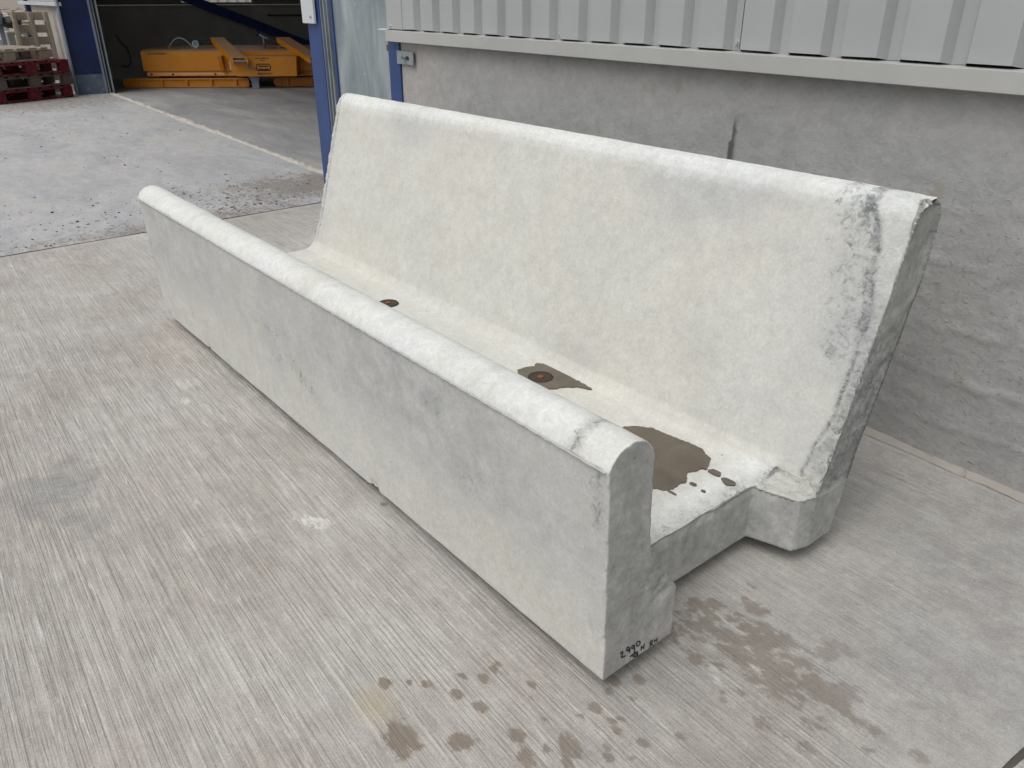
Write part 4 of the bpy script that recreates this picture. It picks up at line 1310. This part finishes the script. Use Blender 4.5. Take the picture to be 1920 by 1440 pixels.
# leaning pallet behind the stack
p = make_pallet('wood', 'wood', .13)
tag(p, 'weathered wooden pallet standing on edge against the pale wall behind the stack', 'pallet')
Yd = Vector((-.18, .984, 0)).normalized(); Xd = Vector((-.10, .0, .995)).normalized(); Zd = Xd.cross(Yd).normalized(); Yd = Zd.cross(Xd)
mm = Matrix(((Xd.x, Yd.x, Zd.x), (Xd.y, Yd.y, Zd.y), (Xd.z, Yd.z, Zd.z))).to_4x4()
p.matrix_world = Matrix.Translation((-14.45, 1.0, .02)) @ mm @ Matrix.Diagonal((1.0, .52, .9, 1))
# plywood offcut on top of the stack
bm = bmesh.new(); add_prism(bm, [(0, 0), (.95, .02), (.75, .55), (.02, .6)], 'z', 0, .035)
o = from_bm('plywood_sheet', bm, M['ply']); o.location = stack0 + pu * (-.58) + Vector((-.913, -.409, 0)) * .40 + Vector((0, 0, PH * 4 + .002)); o.rotation_euler = (0, 0, PANG)
tag(o, 'brown plywood offcut lying on the top pallet at the picture edge', 'plywood')
# splintered white scrap in the stack gaps
o = box_obj('polystyrene_block', (0, 0, 0), (.20, .25, .075), M['white'], None, .006); o.location = stack0 + pu * .58 + Vector((-.913, -.409, 0)) * .5 + Vector((0, 0, PH * 3 + .025)); o.rotation_euler = (0, 0, PANG)
tag(o, 'white polystyrene block pushed inside the top pallet', 'block')

# ================================================================== yard beyond the pallets
def heap_h(x, y):
    t = np.clip((-17.3 - x) / 2.2, 0, 1); t = t * t * (3 - 2 * t)
    q = np.clip((y + 4) / 2.5, 0, 1)
    return t * q * (.74 + .02 * np.clip(-19.5 - x, 0, 10))
pts = []
for i in range(4200):
    x = -17.2 - rnd.random() ** 1.2 * 17; y = rnd.uniform(-3.5, 4.5)
    if x > -17.7 and y > 1.3: continue
    s = min(.20, .03 + rnd.expovariate(1 / .04)) * (1 + max(0, -19 - x) * .05)
    pts.append((x, y, float(heap_h(x, y)) + rnd.uniform(-.02, .04), s, .55))
scatter('rubble_heap', pts, M['stone'], 'heap of broken stone and rubble beyond the stacked pallets', 'rubble')
def heap():
    def fn(U, V):
        h = heap_h(U, V)
        P = np.stack([U, V, h * 0], 1)
        return np.stack([U, V, h + fbm(P, .9, 4, 8) * .05 - .05], 1)
    me = grid_mesh('terrain', np.linspace(-40, -17.7, 80), np.linspace(-8, 12, 60), fn)
    o = mesh_obj('terrain', me, M['earth']); tag(o, kind='structure')
heap()
o = box_obj('timber_post', (-15.07, 1.02, 0), (-14.93, 1.16, .86), M['block'], None, .01); tag(o, 'short pale square post standing behind the bare wood pallet', 'post')
o = box_obj('concrete_block', (-16.6, 1.05, .0), (-16.3, 1.38, .88), M['block'], None, .02); tag(o, 'upright grey concrete block between rubble heap and leaning pallet', 'concrete block')
# steel box section with open end on a stand, resting across the blocks
o = empty('steel_box_section', (-16.2, .9, 1.0)); tag(o, 'grey steel box section, open square end facing the yard, above the rubble', 'steel section')
bm = bmesh.new()
for a, b in (((0, 0, .15), (.9, .17, .17)), ((0, 0, 0), (.9, .17, .02)), ((0, 0, .02), (.9, .02, .15)), ((0, .15, .02), (.9, .17, .15))): add_box(bm, a, b)
t_ = from_bm('tube', bm, M['flange'], o); t_.rotation_euler = (0, 0, math.radians(-20))
t2 = box_obj('support', (-.02, .05, -1.0), (.05, .12, -.003), M['flange'], o)
o = empty('black_sack', (-16.1, 1.15, .93)); tag(o, 'crumpled black sack beside the steel box section', 'sack')
bm = bmesh.new(); bmesh.ops.create_icosphere(bm, subdivisions=3, radius=.15)
for v in bm.verts: v.co *= 1 + .18 * math.sin(v.co.x * 40) * math.cos(v.co.y * 33 + v.co.z * 27); v.co.z *= .6
for v in bm.verts: v.co.z += .09
from_bm('bag', bm, M['dark'], o, True)
# bundle of white ducts hanging behind
for i in range(4):
    bm = bmesh.new()
    y0 = .99 + i * .075
    add_tube(bm, [(-18.0 - .05 * i, y0 + .22, .0), (-17.95 - .05 * i, y0 + .06, 1.0), (-17.9, y0 + .01, 1.2), (-17.9, y0 - .03, 1.45), (-17.9, y0 - .08, 1.9), (-17.9, y0 - .10, 2.2)], .026, 10)
    bm2 = bm
    o = from_bm('white_pipe', bm2, M['white'], None, True)
    tag(o, ['leftmost', 'second from left', 'third from left', 'rightmost'][i] + ' of the four upright white pipes beyond the steel box section', 'pipe', 'white pipes above the rubble')
# fence / bank far behind so that the horizon is closed
def bank():
    me = grid_mesh('hills', np.linspace(0, 1, 90), np.linspace(0, 1, 12),
                   lambda U, V: np.stack([-120 + 50 * np.cos(U * 6.283) * 0 + 240 * (U - 0) - 0, 95 + V * 30, -.2 + 7 * V + 2 * np.sin(U * 21) * V], 1))
    o = mesh_obj('hills', me, M['earth']); tag(o, kind='structure')
bank()
